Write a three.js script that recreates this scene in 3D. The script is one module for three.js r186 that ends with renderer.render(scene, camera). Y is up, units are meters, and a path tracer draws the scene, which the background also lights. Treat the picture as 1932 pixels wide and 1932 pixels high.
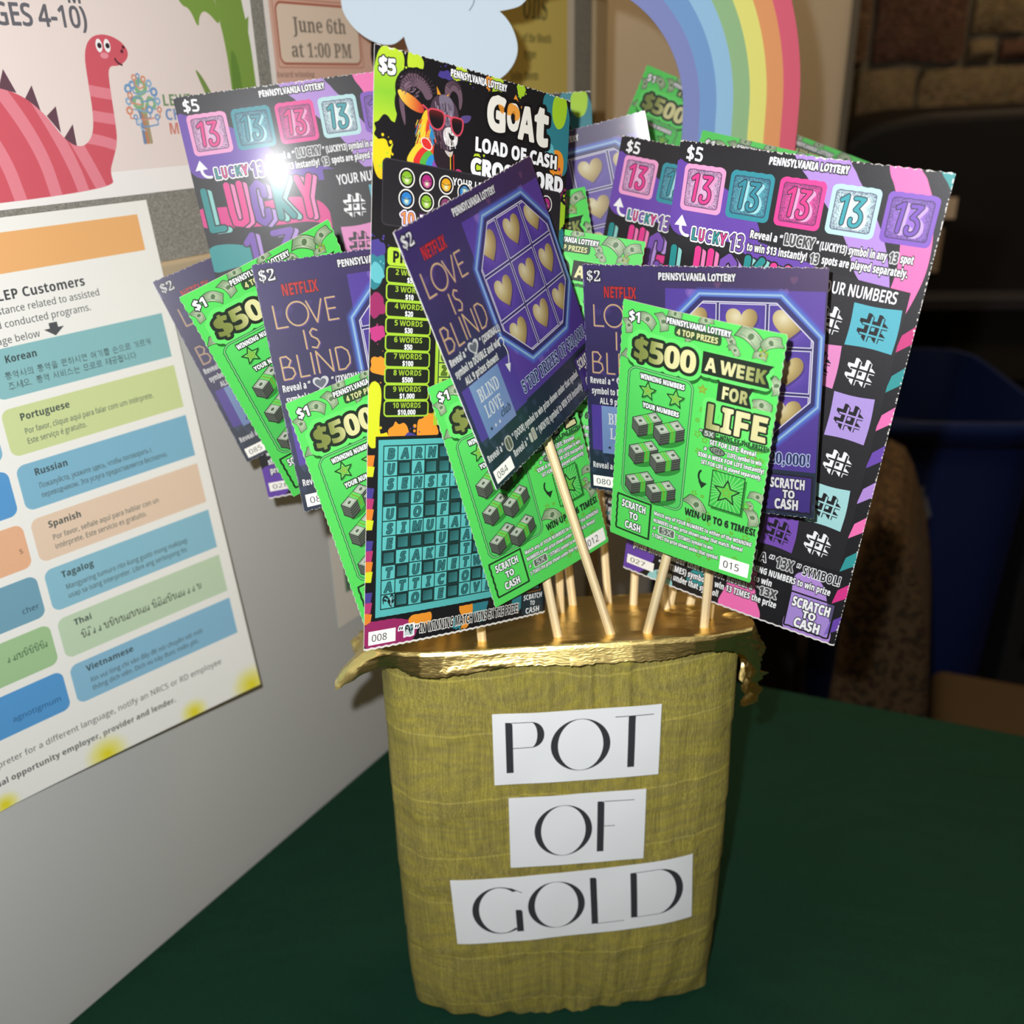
import * as THREE from 'three';
import { mergeGeometries, toCreasedNormals } from 'three/addons/utils/BufferGeometryUtils.js';
import { RoundedBoxGeometry } from 'three/addons/geometries/RoundedBoxGeometry.js';
import { RectAreaLightUniformsLib } from 'three/addons/lights/RectAreaLightUniformsLib.js';
import { createNoise3D } from 'simplex-noise';

// ---------------------------------------------------------------- camera, light, exposure
const scene = new THREE.Scene();
scene.background = new THREE.Color(0x000000);
const EYE = new THREE.Vector3(0, 1.23, 0);
const camera = new THREE.PerspectiveCamera(56.45, 1, 0.02, 20);
camera.position.copy(EYE);
camera.quaternion.set(-0.20703, -0.00255, -0.01204, 0.97826).normalize();
camera.focus = 0.40;
camera.userData.fStop = 9;

const renderer = new THREE.WebGLRenderer();
renderer.toneMapping = THREE.LinearToneMapping;
renderer.toneMappingExposure = 1.06;
renderer.shadowMap.enabled = true;

// the phone's flash, a hand's breadth above and left of the lens
const flash = new THREE.PointLight(new THREE.Color(0.97, 0.985, 1.0), 0.80);
flash.position.copy(new THREE.Vector3(-0.022, 0.026, 0).applyQuaternion(camera.quaternion).add(EYE));
flash.shadow.radius = 0.2; flash.castShadow = true; flash.name = 'phone_flash';
scene.add(flash);

RectAreaLightUniformsLib.init();
const LAMPS = [[0.05, -0.95, 0.5], [1.5, -1.5, 0.5]];      // x, z, side of the warm ceiling panels
const LAMP_COLOR = new THREE.Color(1.0, 0.72, 0.42), LAMP_POWER = [16.0, 10.0];

// ---------------------------------------------------------------- helpers
const taken = new Map();
function numbered(name) { const n = taken.get(name) || 0; taken.set(name, n + 1); return n ? name + '_' + String(n).padStart(3, '0') : name; }
function rng(seed) { let s = seed >>> 0; return () => { s = (s + 0x6d2b79f5) | 0; let t = Math.imul(s ^ (s >>> 15), 1 | s); t = (t + Math.imul(t ^ (t >>> 7), 61 | t)) ^ t; return ((t ^ (t >>> 14)) >>> 0) / 4294967296; }; }
const noise3 = createNoise3D(rng(77));
function tag(o, label, category, group) { o.userData.label = label; o.userData.category = category; if (group) o.userData.group = group; return o; }
function mesh(name, geometry, material, parent) { const m = new THREE.Mesh(geometry, material); m.name = parent === scene ? numbered(name) : name; m.castShadow = m.receiveShadow = true; parent.add(m); return m; }
function thing(name, label, category, [x, y, z] = [0, 0, 0], turn = 0, group) { const g = new THREE.Group(); g.name = numbered(name); g.position.set(x, y, z); g.rotation.y = turn; tag(g, label, category, group); scene.add(g); return g; }
function structure(name, geometry, material) { const m = mesh(name, geometry, material, scene); m.userData.kind = 'structure'; return m; }
function box(w, h, d, x = 0, y = 0, z = 0) { const g = new THREE.BoxGeometry(w, h, d); g.translate(x, y, z); return g; }
function rbox(w, h, d, r, x = 0, y = 0, z = 0, seg = 2) { const g = new RoundedBoxGeometry(w, h, d, seg, r); g.translate(x, y, z); return g; }
function std(color, roughness = 0.7, more = {}) { return new THREE.MeshStandardMaterial({ color, roughness, ...more }); }
const lin = (r, g, b) => new THREE.Color().setRGB(r, g, b);
function canvas(w, h, draw) { const cv = document.createElement('canvas'); cv.width = w; cv.height = h; const c = cv.getContext('2d'); c.lineJoin = 'round'; c.lineCap = 'round'; draw(c, w, h); const t = new THREE.CanvasTexture(cv); t.colorSpace = THREE.SRGBColorSpace; t.anisotropy = 8; return t; }
function dataTex(w, h, f, srgb = false) { const d = new Uint8Array(w * h * 4); for (let j = 0; j < h; j++) for (let i = 0; i < w; i++) { const v = f(i / w, j / h); const k = (j * w + i) * 4; if (v.length) { d[k] = v[0] * 255; d[k + 1] = v[1] * 255; d[k + 2] = v[2] * 255; } else d[k] = d[k + 1] = d[k + 2] = Math.max(0, Math.min(255, v * 255)); d[k + 3] = 255; } const t = new THREE.DataTexture(d, w, h); t.magFilter = THREE.LinearFilter; t.minFilter = THREE.LinearMipmapLinearFilter; t.generateMipmaps = true; t.wrapS = t.wrapT = THREE.RepeatWrapping; if (srgb) t.colorSpace = THREE.SRGBColorSpace; t.needsUpdate = true; return t; }
// noise that repeats over the unit square
function tile(u, v, f, z = 0) { const a = u * Math.PI * 2, b = v * Math.PI * 2; return noise3(Math.cos(a) * f / 6.28 + 3 * Math.cos(b) * f / 6.28, Math.sin(a) * f / 6.28 + 3 * Math.sin(b + 1) * f / 6.28, z + Math.sin(b) * f / 6.28); }
const G2 = (x, y, f, z = 0) => noise3(x * f, y * f, z);
// text helpers on a canvas: text() draws with an outline, fit() squeezes it between two x
function text(c, s, x, y, size, o = {}) {
  c.save(); c.translate(x, y); if (o.rot) c.rotate(o.rot); if (o.skew) c.transform(1, 0, -o.skew, 1, 0, 0);
  c.font = (o.bold === false ? '' : 'bold ') + size + 'px ' + (o.font || 'sans-serif'); c.textAlign = o.align || 'left'; c.textBaseline = 'alphabetic';
  if (o.w) c.scale(o.w / c.measureText(s).width, 1); else if (o.sx) c.scale(o.sx, 1);
  for (const [col, lw] of o.lines || []) { c.strokeStyle = col; c.lineWidth = lw; c.strokeText(s, 0, 0); }
  if (o.shadow) { c.fillStyle = o.shadow[2]; c.fillText(s, o.shadow[0], o.shadow[1]); }
  if (o.color !== null) { c.fillStyle = o.color || '#fff'; c.fillText(s, 0, 0); }
  if (o.heavy) { c.strokeStyle = o.color || '#fff'; c.lineWidth = o.heavy; c.strokeText(s, 0, 0); }
  c.restore();
}
const fit = (c, s, x0, x1, y, size, o = {}) => text(c, s, x0, y, size, { ...o, w: x1 - x0 });
function poly(c, pts, fill, stroke, lw) { c.beginPath(); pts.forEach(([x, y], i) => i ? c.lineTo(x, y) : c.moveTo(x, y)); c.closePath(); if (fill) { c.fillStyle = fill; c.fill(); } if (stroke) { c.strokeStyle = stroke; c.lineWidth = lw; c.stroke(); } }
function smooth(c, pts, fill, stroke, lw, closed = true) { c.beginPath(); const n = pts.length; if (closed) { c.moveTo((pts[0][0] + pts[n - 1][0]) / 2, (pts[0][1] + pts[n - 1][1]) / 2); for (let i = 0; i < n; i++) { const q = pts[(i + 1) % n]; c.quadraticCurveTo(pts[i][0], pts[i][1], (pts[i][0] + q[0]) / 2, (pts[i][1] + q[1]) / 2); } c.closePath(); } else { c.moveTo(...pts[0]); for (let i = 1; i < n - 1; i++) c.quadraticCurveTo(pts[i][0], pts[i][1], (pts[i][0] + pts[i + 1][0]) / 2, (pts[i][1] + pts[i + 1][1]) / 2); c.lineTo(...pts[n - 1]); } if (fill) { c.fillStyle = fill; c.fill(); } if (stroke) { c.strokeStyle = stroke; c.lineWidth = lw; c.stroke(); } }
function rr(c, x, y, w, h, r, fill, stroke, lw) { c.beginPath(); c.roundRect(x, y, w, h, r); if (fill) { c.fillStyle = fill; c.fill(); } if (stroke) { c.strokeStyle = stroke; c.lineWidth = lw; c.stroke(); } }
function star(c, x, y, r, fill, stroke, lw, rot = 0) { const p = []; for (let i = 0; i < 10; i++) { const a = -Math.PI / 2 + rot + i * Math.PI / 5, q = i % 2 ? r * 0.45 : r; p.push([x + q * Math.cos(a), y + q * Math.sin(a)]); } poly(c, p, fill, stroke, lw); }
function heart(c, x, y, w, h, fill) { c.beginPath(); c.moveTo(x, y + h * 0.5); c.bezierCurveTo(x - w * 0.22, y + h * 0.3, x - w * 0.5, y + h * 0.08, x - w * 0.5, y - h * 0.2); c.bezierCurveTo(x - w * 0.5, y - h * 0.58, x - w * 0.08, y - h * 0.58, x, y - h * 0.26); c.bezierCurveTo(x + w * 0.08, y - h * 0.58, x + w * 0.5, y - h * 0.58, x + w * 0.5, y - h * 0.2); c.bezierCurveTo(x + w * 0.5, y + h * 0.08, x + w * 0.22, y + h * 0.3, x, y + h * 0.5); c.fillStyle = fill; c.fill(); }
function lg(c, x0, y0, x1, y1, ...cols) { const g = c.createLinearGradient(x0, y0, x1, y1); cols.forEach((q, i) => g.addColorStop(i / (cols.length - 1), q)); return g; }
function rg(c, x, y, r0, r1, ...cols) { const g = c.createRadialGradient(x, y, r0, x, y, r1); cols.forEach((q, i) => g.addColorStop(i / (cols.length - 1), q)); return g; }
function grain(c, w, h, n, a, seed) { const r = rng(seed); for (let i = 0; i < n; i++) { c.fillStyle = r() < 0.5 ? `rgba(0,0,0,${a})` : `rgba(255,255,255,${a})`; c.fillRect(r() * w, r() * h, 2, 2); } }
function splat(c, x, y, r, col, seed, drip = 0) { const q = rng(seed), p = [], n = 18; for (let i = 0; i < n; i++) { const a = i / n * 6.283, k = r * (0.75 + 0.5 * q()); p.push([x + k * Math.cos(a), y + k * Math.sin(a) * (1 + (Math.sin(a) > 0 ? drip : 0))]); } smooth(c, p, col); for (let i = 0; i < 6; i++) { const a = q() * 6.283, d = r * (1.15 + q() * 0.6); c.beginPath(); c.arc(x + d * Math.cos(a), y + d * Math.sin(a), r * (0.05 + 0.12 * q()), 0, 7); c.fillStyle = col; c.fill(); } }
// ---------------------------------------------------------------- room shell
const FLOOR_C = lin(0.035, 0.026, 0.018), CEIL = 2.6;
const speckle = dataTex(256, 256, (u, v) => { const k = 0.78 + 0.22 * tile(u, v, 60, 2) + 0.12 * tile(u, v, 130, 4); return [k, k, k]; }, true);
const floorMap = speckle.clone(); floorMap.repeat.set(8, 8);
structure('floor', box(4.8, 0.1, 4.8, 0.5, -0.05, -1.0), std(FLOOR_C, 0.9, { map: floorMap }));
const plaster = std(lin(0.76, 0.66, 0.51), 0.9), dimPlaster = std(lin(0.2, 0.17, 0.13), 0.9);
structure('ceiling', box(4.8, 0.1, 4.8, 0.5, CEIL + 0.05, -1.0), std(lin(0.3, 0.27, 0.22), 0.95));
structure('wall_left', box(0.1, CEIL, 4.8, -1.95, CEIL / 2, -1.0), dimPlaster);
structure('wall_right', box(0.1, CEIL, 4.8, 2.95, CEIL / 2, -1.0), dimPlaster);
structure('wall_front', box(4.8, CEIL, 0.1, 0.5, CEIL / 2, 1.45), dimPlaster);
// beige wall behind the display, ending in an edge with a grey corner bead
const backTurn = Math.atan2(0.17, 0.36);
{ const L = 1.75, g = box(L, CEIL, 0.06, -L / 2, CEIL / 2, -0.03), w = structure('wall_back', g, plaster); w.position.set(0.492, 0, -1.50); w.rotation.y = 0.34;
  mesh('corner_bead', box(0.012, CEIL, 0.066, 0.006, CEIL / 2, -0.03), std(lin(0.16, 0.15, 0.13), 0.7), w);
}
// stone wall further back on the right
const stoneWall = structure('wall_stone', box(3.2, CEIL, 0.1, 1.35, CEIL / 2, -2.72), std(lin(0.2, 0.18, 0.14), 0.95));
{ const q = rng(31), tones = [[0.55, 0.45, 0.27], [0.42, 0.28, 0.18], [0.64, 0.52, 0.30], [0.32, 0.18, 0.13], [0.58, 0.47, 0.28], [0.42, 0.35, 0.22]];
  const mottle = dataTex(128, 128, (u, v) => { const k = 0.72 + 0.3 * tile(u, v, 14, 3) + 0.15 * tile(u, v, 40, 9); return [k, k * (0.96 + 0.05 * tile(u, v, 10, 20)), k * .95]; }, true);
  const mats = tones.map((t) => std(lin(...t), 0.95, { map: mottle })), shapes = [];
  for (let i = 0; i < 6; i++) { const g = new THREE.BoxGeometry(1, 1, 1, 5, 4, 1), p = g.attributes.position; for (let n = 0; n < p.count; n++) { const X = p.getX(n), Y = p.getY(n), Z = p.getZ(n); const e = Math.max(Math.abs(X), Math.abs(Y)) > .49 ? .35 : 0; p.setXYZ(n, X + .02 * noise3(X * 3, Y * 3, i * 7), Y + .03 * noise3(X * 3, Y * 3, i * 7 + 3), Z > 0 ? Z - e + .35 * noise3(X * 2, Y * 2, i * 5 + 50) : Z); } g.computeVertexNormals(); shapes.push(g); }
  const stone = (x0, x1, y0, y1, k) => { const i = Math.floor(q() * 6), m = mesh('stone', shapes[i], mats[k ?? Math.floor(q() * 6)], stoneWall), gap = .016; m.position.set((x0 + x1) / 2, (y0 + y1) / 2, -2.66); m.scale.set(x1 - x0 - gap, y1 - y0 - gap, .05); };
  // the courses that show in the picture, then plain courses beyond them
  stone(0.70, 0.93, 1.262, 1.50, 1); stone(0.93, 1.17, 1.262, 1.50, 3); stone(1.17, 1.36, 1.325, 1.50, 2); stone(1.36, 1.62, 1.325, 1.5, 0); stone(1.17, 1.25, 1.262, 1.325, 4); stone(1.25, 1.44, 1.262, 1.325, 3); stone(1.44, 1.7, 1.262, 1.325, 2);
  stone(0.70, 0.90, 1.115, 1.262, 0); stone(0.90, 1.06, 1.115, 1.262, 4); stone(1.06, 1.40, 1.115, 1.262, 0); stone(1.40, 1.72, 1.115, 1.262, 2);
  for (let y = 1.5, r = 0; y < 1.9; y += 0.15, r++) for (let x = 0.62 + (r % 2) * .13; x < 1.7; ) { const w = .18 + .16 * q(); stone(x, x + w, y, y + .15); x += w; }
  for (let y = 0.0, r = 0; y < 1.1; y += 0.186, r++) for (let x = 0.66 + (r % 2) * .13; x < 1.75; ) { const w = .2 + .18 * q(); stone(x, x + w, y, Math.min(1.115, y + .186)); x += w; }
}
// warm ceiling lamps
LAMPS.forEach(([x, z, s], i) => {
  const t = thing('ceiling_lamp', i ? 'warm square ceiling lamp over the right side of the room' : 'warm square ceiling lamp above the back wall behind the display', 'lamp', [x, CEIL, z], 0, 'ceiling lamps');
  mesh('frame', mergeGeometries([box(s + .06, .03, .03, 0, -.015, s / 2 + .015), box(s + .06, .03, .03, 0, -.015, -s / 2 - .015), box(.03, .03, s, s / 2 + .015, -.015, 0), box(.03, .03, s, -s / 2 - .015, -.015, 0)]), std(0xdddddd, 0.5), t);
  mesh('diffuser', box(s, .01, s, 0, -.008, 0), new THREE.MeshStandardMaterial({ color: 0xffffff, emissive: LAMP_COLOR, emissiveIntensity: 1.0 }), t);
  const l = new THREE.RectAreaLight(LAMP_COLOR, LAMP_POWER[i], s, s); l.position.set(x, CEIL - .035, z); l.rotation.x = -Math.PI / 2; scene.add(l);
});
// ---------------------------------------------------------------- display partition on the left: local x runs along it, local z points into the room
const PX = -0.271, PZ = -0.389, PT = THREE.MathUtils.degToRad(56.77), RAIL = 1.15, PTOP = 1.95;
function onWall(o) { o.position.set(PX, 0, PZ); o.rotation.y = PT; return o; }
const feltMap = dataTex(256, 256, (u, v) => { const k = 0.80 + 0.1 * tile(u, v, 90, 1) + 0.12 * tile(u, v, 220, 7); return [k, k, k * .97]; }, true); feltMap.repeat.set(9, 6);
const part = structure('wall_partition', box(1.3, PTOP, 0.04, 0.005, PTOP / 2, -0.032), std(lin(0.35, 0.33, 0.28), 0.8)); onWall(part);
{ const g = new THREE.PlaneGeometry(1.285, PTOP - RAIL); mesh('felt_panel', box(1.285, PTOP - RAIL, 0.012, -0.0025, (PTOP + RAIL) / 2, -0.006), std(lin(0.46, 0.435, 0.40), 0.98, { map: feltMap }), part);
  mesh('lower_panel', box(1.285, RAIL - .024, 0.012, -0.0025, (RAIL - .024) / 2, -0.006), std(lin(0.60, 0.60, 0.57), 0.42), part);
  mesh('rail', rbox(1.285, 0.024, 0.016, 0.003, -0.0025, RAIL - .012, -0.006), std(lin(0.50, 0.40, 0.26), 0.5), part);
  mesh('low_panel', box(0.16, 1.0, 0.03, 0.745, 0.5, -0.02), std(lin(0.60, 0.60, 0.57), 0.42), part);
  mesh('end_post', rbox(0.024, PTOP, 0.056, 0.003, 0.651, PTOP / 2, -0.024), std(lin(0.52, 0.38, 0.20), 0.5), part); }
// ---------------------------------------------------------------- table and cloth
const TABLE = 0.74;
{ const P = [[0.0015, -0.797], [0.95, -0.411], [0.60, 0.22], [-0.386, -0.199]];
  const sh = new THREE.Shape(); P.forEach(([x, z], i) => i ? sh.lineTo(x, -z) : sh.moveTo(x, -z)); sh.closePath();
  const t = thing('table', 'table carrying the dark green cloth and the gold pot', 'table');
  const top = new THREE.ExtrudeGeometry(sh, { depth: 0.025, bevelEnabled: false }); top.rotateX(-Math.PI / 2); top.translate(0, TABLE - .03, 0); mesh('tabletop', top, std(lin(0.2, 0.13, 0.08), 0.6), t);
  for (const [x, z] of [[0.03, -0.70], [0.85, -0.39], [0.55, 0.12], [-0.29, -0.22]]) mesh('leg', new THREE.CylinderGeometry(.018, .018, TABLE - .03, 12).translate(x, (TABLE - .03) / 2, z), std(0x333333, 0.4, { metalness: .8 }), t);
  const cl = new THREE.ExtrudeGeometry(sh, { depth: 0.0035, bevelEnabled: true, bevelThickness: .001, bevelSize: .0015, bevelSegments: 2 }); cl.rotateX(-Math.PI / 2); cl.translate(0, TABLE - .0045, 0);
  const skirt = (a, b) => { const dx = b[0] - a[0], dz = b[1] - a[1], L = Math.hypot(dx, dz), g = new THREE.PlaneGeometry(L, 0.22, 60, 4), p = g.attributes.position; for (let i = 0; i < p.count; i++) { const y = .11 - p.getY(i); p.setZ(i, .006 * Math.sin(p.getX(i) * 60 + 2 * Math.sin(p.getX(i) * 9)) * y / .22 + .002); } g.computeVertexNormals(); const n = new THREE.Matrix4().makeRotationY(-Math.atan2(dz, dx)); g.applyMatrix4(n); g.translate((a[0] + b[0]) / 2, TABLE - .112, (a[1] + b[1]) / 2); return g; };
  const clothMap = dataTex(512, 512, (u, v) => { let k = 0.82 + 0.08 * tile(u, v, 200, 3) + 0.025 * tile(u, v, 6, 8); if (noise3(u * 170, v * 170, 9) > .93) k = 1; return [k * .95, k, k * .97]; }, true); clothMap.repeat.set(4, 4);
  const cm = new THREE.MeshPhysicalMaterial({ color: lin(0.006, 0.046, 0.027), roughness: 0.8, specularIntensity: 0.3, map: clothMap, side: THREE.DoubleSide });
  const strip = (g) => { const q = g.index ? g.toNonIndexed() : g; return q; };
  const whole = mergeGeometries([strip(cl), strip(skirt(P[1], P[0])), strip(skirt(P[2], P[1])), strip(skirt(P[3], P[2]))]);
  tag(mesh('tablecloth', whole, cm, scene), 'dark green cloth spread flat over the table under the gold pot', 'tablecloth'); }
// ---------------------------------------------------------------- printed faces of the scratch tickets
function bill(c, x, y, w, rot, k = 0) {              // a loose banknote, curled
  c.save(); c.translate(x, y); c.rotate(rot); const h = w * 0.52, b = h * (0.35 + 0.2 * k);
  const path = () => { c.beginPath(); c.moveTo(-w / 2, -h / 2 + b * 0.3); c.quadraticCurveTo(-w * 0.1, -h / 2 - b, w / 2, -h / 2); c.lineTo(w / 2, h / 2); c.quadraticCurveTo(-w * 0.1, h / 2 - b, -w / 2, h / 2 + b * 0.3); c.closePath(); };
  path(); c.fillStyle = lg(c, -w / 2, 0, w / 2, 0, '#7f9a72', '#c6d3b0', '#8ca67d'); c.fill(); c.strokeStyle = '#24401f'; c.lineWidth = w * 0.03; c.stroke();
  c.beginPath(); c.ellipse(0, -b * 0.35, w * 0.11, h * 0.26, 0, 0, 7); c.fillStyle = '#5f7a55'; c.fill();
  c.lineWidth = w * 0.016; c.strokeStyle = '#4f6c47'; c.beginPath(); c.moveTo(-w * 0.4, h * 0.3); c.quadraticCurveTo(-w * 0.1, h * 0.3 - b, w * 0.42, h * 0.32); c.moveTo(-w * 0.4, -h * 0.3); c.quadraticCurveTo(-w * 0.1, -h * 0.3 - b, w * 0.42, -h * 0.32); c.stroke(); c.restore();
}
function stack(c, x, y, s) {                          // a strapped bundle of notes seen from above its corner; x, y is its upper left bound, s its width
  const k = s / 206, P = (a, b, z = 0) => [x + k * (156 * a + 50 * b), y + k * (80 - 78 * a + 46 * b + 72 * z)];
  smooth(c, [P(-.05, .6, 1), P(0, 1.1, 1.15), P(.5, 1.35, 1.2), P(1.05, 1.2, 1.1), P(1.1, .6, .9)], 'rgba(10,90,16,.55)');
  poly(c, [P(0, 0), P(0, 1), P(0, 1, 1), P(0, 0, 1)], '#565c52', '#1d241b', 4 * k); poly(c, [P(0, 1), P(1, 1), P(1, 1, 1), P(0, 1, 1)], '#3e443a', '#1d241b', 4 * k);
  for (let n = 1; n < 9; n++) { c.strokeStyle = n % 2 ? '#767d70' : '#2b3028'; c.lineWidth = 2.4 * k; c.beginPath(); c.moveTo(...P(0, 0, n / 9)); c.lineTo(...P(0, 1, n / 9)); c.lineTo(...P(1, 1, n / 9)); c.stroke(); }
  poly(c, [P(0, 0), P(1, 0), P(1, 1), P(0, 1)], '#c6cfbc', '#1d241b', 5 * k); poly(c, [P(.05, .14), P(.95, .14), P(.95, .86), P(.05, .86)], null, '#83917a', 3 * k);
  for (const a of [.2, .84]) { c.beginPath(); c.ellipse(...P(a, .5), 13 * k, 9 * k, -.4, 0, 7); c.fillStyle = '#56634e'; c.fill(); }
  poly(c, [P(.40, 0), P(.64, 0), P(.64, 1), P(.40, 1)], '#6edc5e', '#2b7a22', 3 * k); poly(c, [P(.40, 1), P(.64, 1), P(.64, 1, 1), P(.40, 1, 1)], '#4cbc40', '#2b7a22', 3 * k);
  c.strokeStyle = '#8f9a1c'; c.lineWidth = 5 * k; c.beginPath(); c.moveTo(...P(.52, .15)); c.lineTo(...P(.52, .9)); c.lineTo(...P(.52, 1, .7)); c.stroke();
}
// bare paper fibres along a torn, perforated edge
function torn(c, w, h, edges, seed, step, col = 'rgba(236,230,222,.9)') { const q = rng(seed); c.fillStyle = col; for (const e of edges) { const L = e === 't' || e === 'b' ? w : h; for (let k = 0; k < L; k += step * (.4 + .8 * q())) { const d = 2 + 7 * q() * q(), n = step * (.2 + .5 * q()); if (e === 't') c.fillRect(k, 0, n, d); if (e === 'b') c.fillRect(k, h - d, n, d); if (e === 'l') c.fillRect(0, k, d, n); if (e === 'r') c.fillRect(w - d, k, d, n); } } }
const W1 = 1000, H1 = 1600;
const dollarTex = canvas(W1, H1, (c, w, h) => {
  c.fillStyle = '#5be560'; c.fillRect(0, 0, w, h);
  for (const [x, y, s, r, k] of [[165, 95, 120, .5, 1], [265, 80, 110, 1.2, 1], [40, 150, 90, 1.3, .5], [345, 20, 90, .2, 0], [420, 110, 110, 1.0, 1], [540, 20, 90, -.4, .4], [690, 105, 90, 1.1, 1], [800, 60, 150, .55, .4], [925, 75, 120, -.4, 1], [720, 150, 80, .9, .7], [870, 150, 80, .1, .5], [75, 345, 120, .55, .8], [970, 300, 110, 1.2, 1], [915, 440, 120, .1, .8], [520, 330, 60, .8, 1], [590, 1185, 150, .7, 1], [965, 1010, 100, .3, .8], [945, 1150, 120, 1.25, 1], [930, 1075, 60, 1.2, .4]]) bill(c, x, y, s, r, k);
  { const q = rng(5); for (let i = 0; i < 46; i++) star(c, 540 + 440 * q(), 460 + 1080 * q(), 10 + 14 * q(), null, 'rgba(128,150,20,.8)', 4, q()); star(c, 890, 130, 26, null, '#9aa51c', 5); star(c, 560, 420, 28, '#8bc63a', '#9a9a20', 5); star(c, 985, 560, 22, null, '#9aa51c', 5); }
  rr(c, 350, 82, 292, 60, 18, 'rgba(30,56,26,.85)');
  const out = (col, lw) => { fit(c, '$500', 90, 505, 338, 178, { lines: [[col, lw + 14]], color: null }); fit(c, 'A WEEK', 562, 918, 300, 108, { lines: [[col, lw]], color: null }); fit(c, 'FOR', 676, 834, 446, 104, { lines: [[col, lw]], color: null }); fit(c, 'LIFE', 592, 972, 648, 208, { lines: [[col, lw]], color: null }); };
  c.save(); c.translate(4, 24); out('rgba(10,80,14,.8)', 80); c.restore(); out('#6cf06e', 84);
  poly(c, [[540, 190], [955, 190], [915, 248], [950, 324], [540, 324]], '#14240f'); poly(c, [[650, 346], [862, 346], [840, 400], [862, 466], [650, 466]], '#14240f'); out('#14240f', 34);
  text(c, '$1', 44, 118, 84, { lines: [['#101c0c', 16]], sx: .92, heavy: 3 });
  fit(c, 'PENNSYLVANIA LOTTERY', 292, 692, 78, 46, { lines: [['#182814', 16]], heavy: 2.5 });
  fit(c, '4 TOP PRIZES', 366, 622, 132, 48, { lines: [['#22361a', 12]], color: '#dfe09a', heavy: 2 });
  fit(c, '$500', 90, 505, 338, 178, { color: lg(c, 0, 0, 330, 0, '#7f8a3e', '#8f9a4a', '#efe8a8', '#efe8a8'), heavy: 9 });
  fit(c, 'A WEEK', 562, 918, 300, 108, { color: lg(c, 0, 0, 380, 0, '#f2ecb2', '#e5dfa2', '#7f8d42'), heavy: 5 });
  fit(c, 'FOR', 676, 834, 446, 104, { color: lg(c, 0, 0, 180, 0, '#f2ecb2', '#b0b26e'), heavy: 5 });
  fit(c, 'LIFE', 592, 972, 648, 208, { color: lg(c, 0, 0, 330, 0, '#8f9a4f', '#f4eeb6', '#e6dfa2'), heavy: 9 });
  rr(c, 70, 392, 430, 866, 56, lg(c, 0, 392, 0, 1258, '#5fe468', '#4fd85a', '#55cc60'), '#1f8f45', 18); rr(c, 70, 392, 430, 866, 56, null, '#a9e690', 5);
  fit(c, 'WINNING NUMBERS', 150, 448, 454, 42, { lines: [['#123312', 18]], heavy: 3 });
  for (const x of [206, 396]) { star(c, x + 5, 534, 62, 'rgba(10,90,20,.45)'); star(c, x, 524, 60, '#7fe565', '#154d1a', 8); star(c, x, 524, 28, null, '#8a9a20', 4); star(c, x, 524, 12, '#a8a030'); }
  fit(c, 'YOUR NUMBERS', 180, 428, 634, 42, { lines: [['#123312', 18]], heavy: 3 });
  for (const [x, y] of [[115, 626], [268, 638], [104, 822], [258, 836], [92, 1040], [246, 1054]]) stack(c, x, y + 16, 206);
  const tiny = (s, x0, x1, y, sz = 38) => fit(c, s, x0, x1, y, sz, { lines: [['#123312', 9]], heavy: 1.5 });
  text(c, '“', 568, 700, 44, { lines: [['#123312', 8]] }); rr(c, 592, 660, 78, 48, 10, '#5c6a58', '#101c0c', 6); fit(c, '5X', 600, 660, 700, 44, { color: '#cfd8cc' });
  fit(c, '” WINS 5X THE PRIZE!', 676, 985, 702, 44, { color: '#12301a', lines: [['#7df27a', 5]], heavy: 3 });
  tiny('SET FOR LIFE: Reveal', 640, 925, 748, 42); text(c, 'a “', 606, 794, 38, { lines: [['#123312', 8]] }); c.beginPath(); c.ellipse(692, 780, 46, 24, .1, 0, 7); c.fillStyle = '#8a9384'; c.fill(); c.strokeStyle = '#101c0c'; c.lineWidth = 6; c.stroke(); fit(c, 'LIFE', 660, 724, 792, 32, { color: '#2b342a' });
  tiny('” (LIFE) symbol to win', 742, 965, 796, 40); tiny('$500 A WEEK FOR LIFE instantly!', 575, 985, 842, 40); tiny('SET FOR LIFE is played separately.', 600, 975, 886, 38);
  c.strokeStyle = '#12301a'; c.lineWidth = 13; c.beginPath(); c.arc(650, 968, 56, Math.PI * 1.2, Math.PI * .72, true); c.stroke(); poly(c, [[594, 1004], [652, 1010], [620, 1052]], '#12301a');
  c.fillStyle = 'rgba(10,80,14,.6)'; c.fillRect(694, 922, 202, 246); c.fillStyle = '#3fc64a'; c.fillRect(680, 906, 202, 246); c.save(); c.beginPath(); c.rect(680, 906, 202, 246); c.clip(); for (let i = 0; i < 30; i++) { c.strokeStyle = '#8df084'; c.lineWidth = 5; c.beginPath(); c.moveTo(781, 1029); c.lineTo(781 + 260 * Math.cos(i * .2094), 1029 + 260 * Math.sin(i * .2094)); c.stroke(); } c.restore(); c.strokeStyle = '#12401a'; c.lineWidth = 6; c.strokeRect(680, 906, 202, 246);
  star(c, 781, 1032, 82, '#5fd24e', '#12401a', 9); star(c, 781, 1032, 32, null, '#93a824', 4);
  fit(c, 'WIN UP TO 6 TIMES!', 528, 985, 1264, 64, { color: '#12301a', lines: [['#75ee74', 8]], heavy: 4, shadow: [4, 6, 'rgba(10,70,12,.6)'] });
  c.strokeStyle = '#123a17'; c.lineWidth = 13; c.strokeRect(44, 1284, 248, 258);
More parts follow.
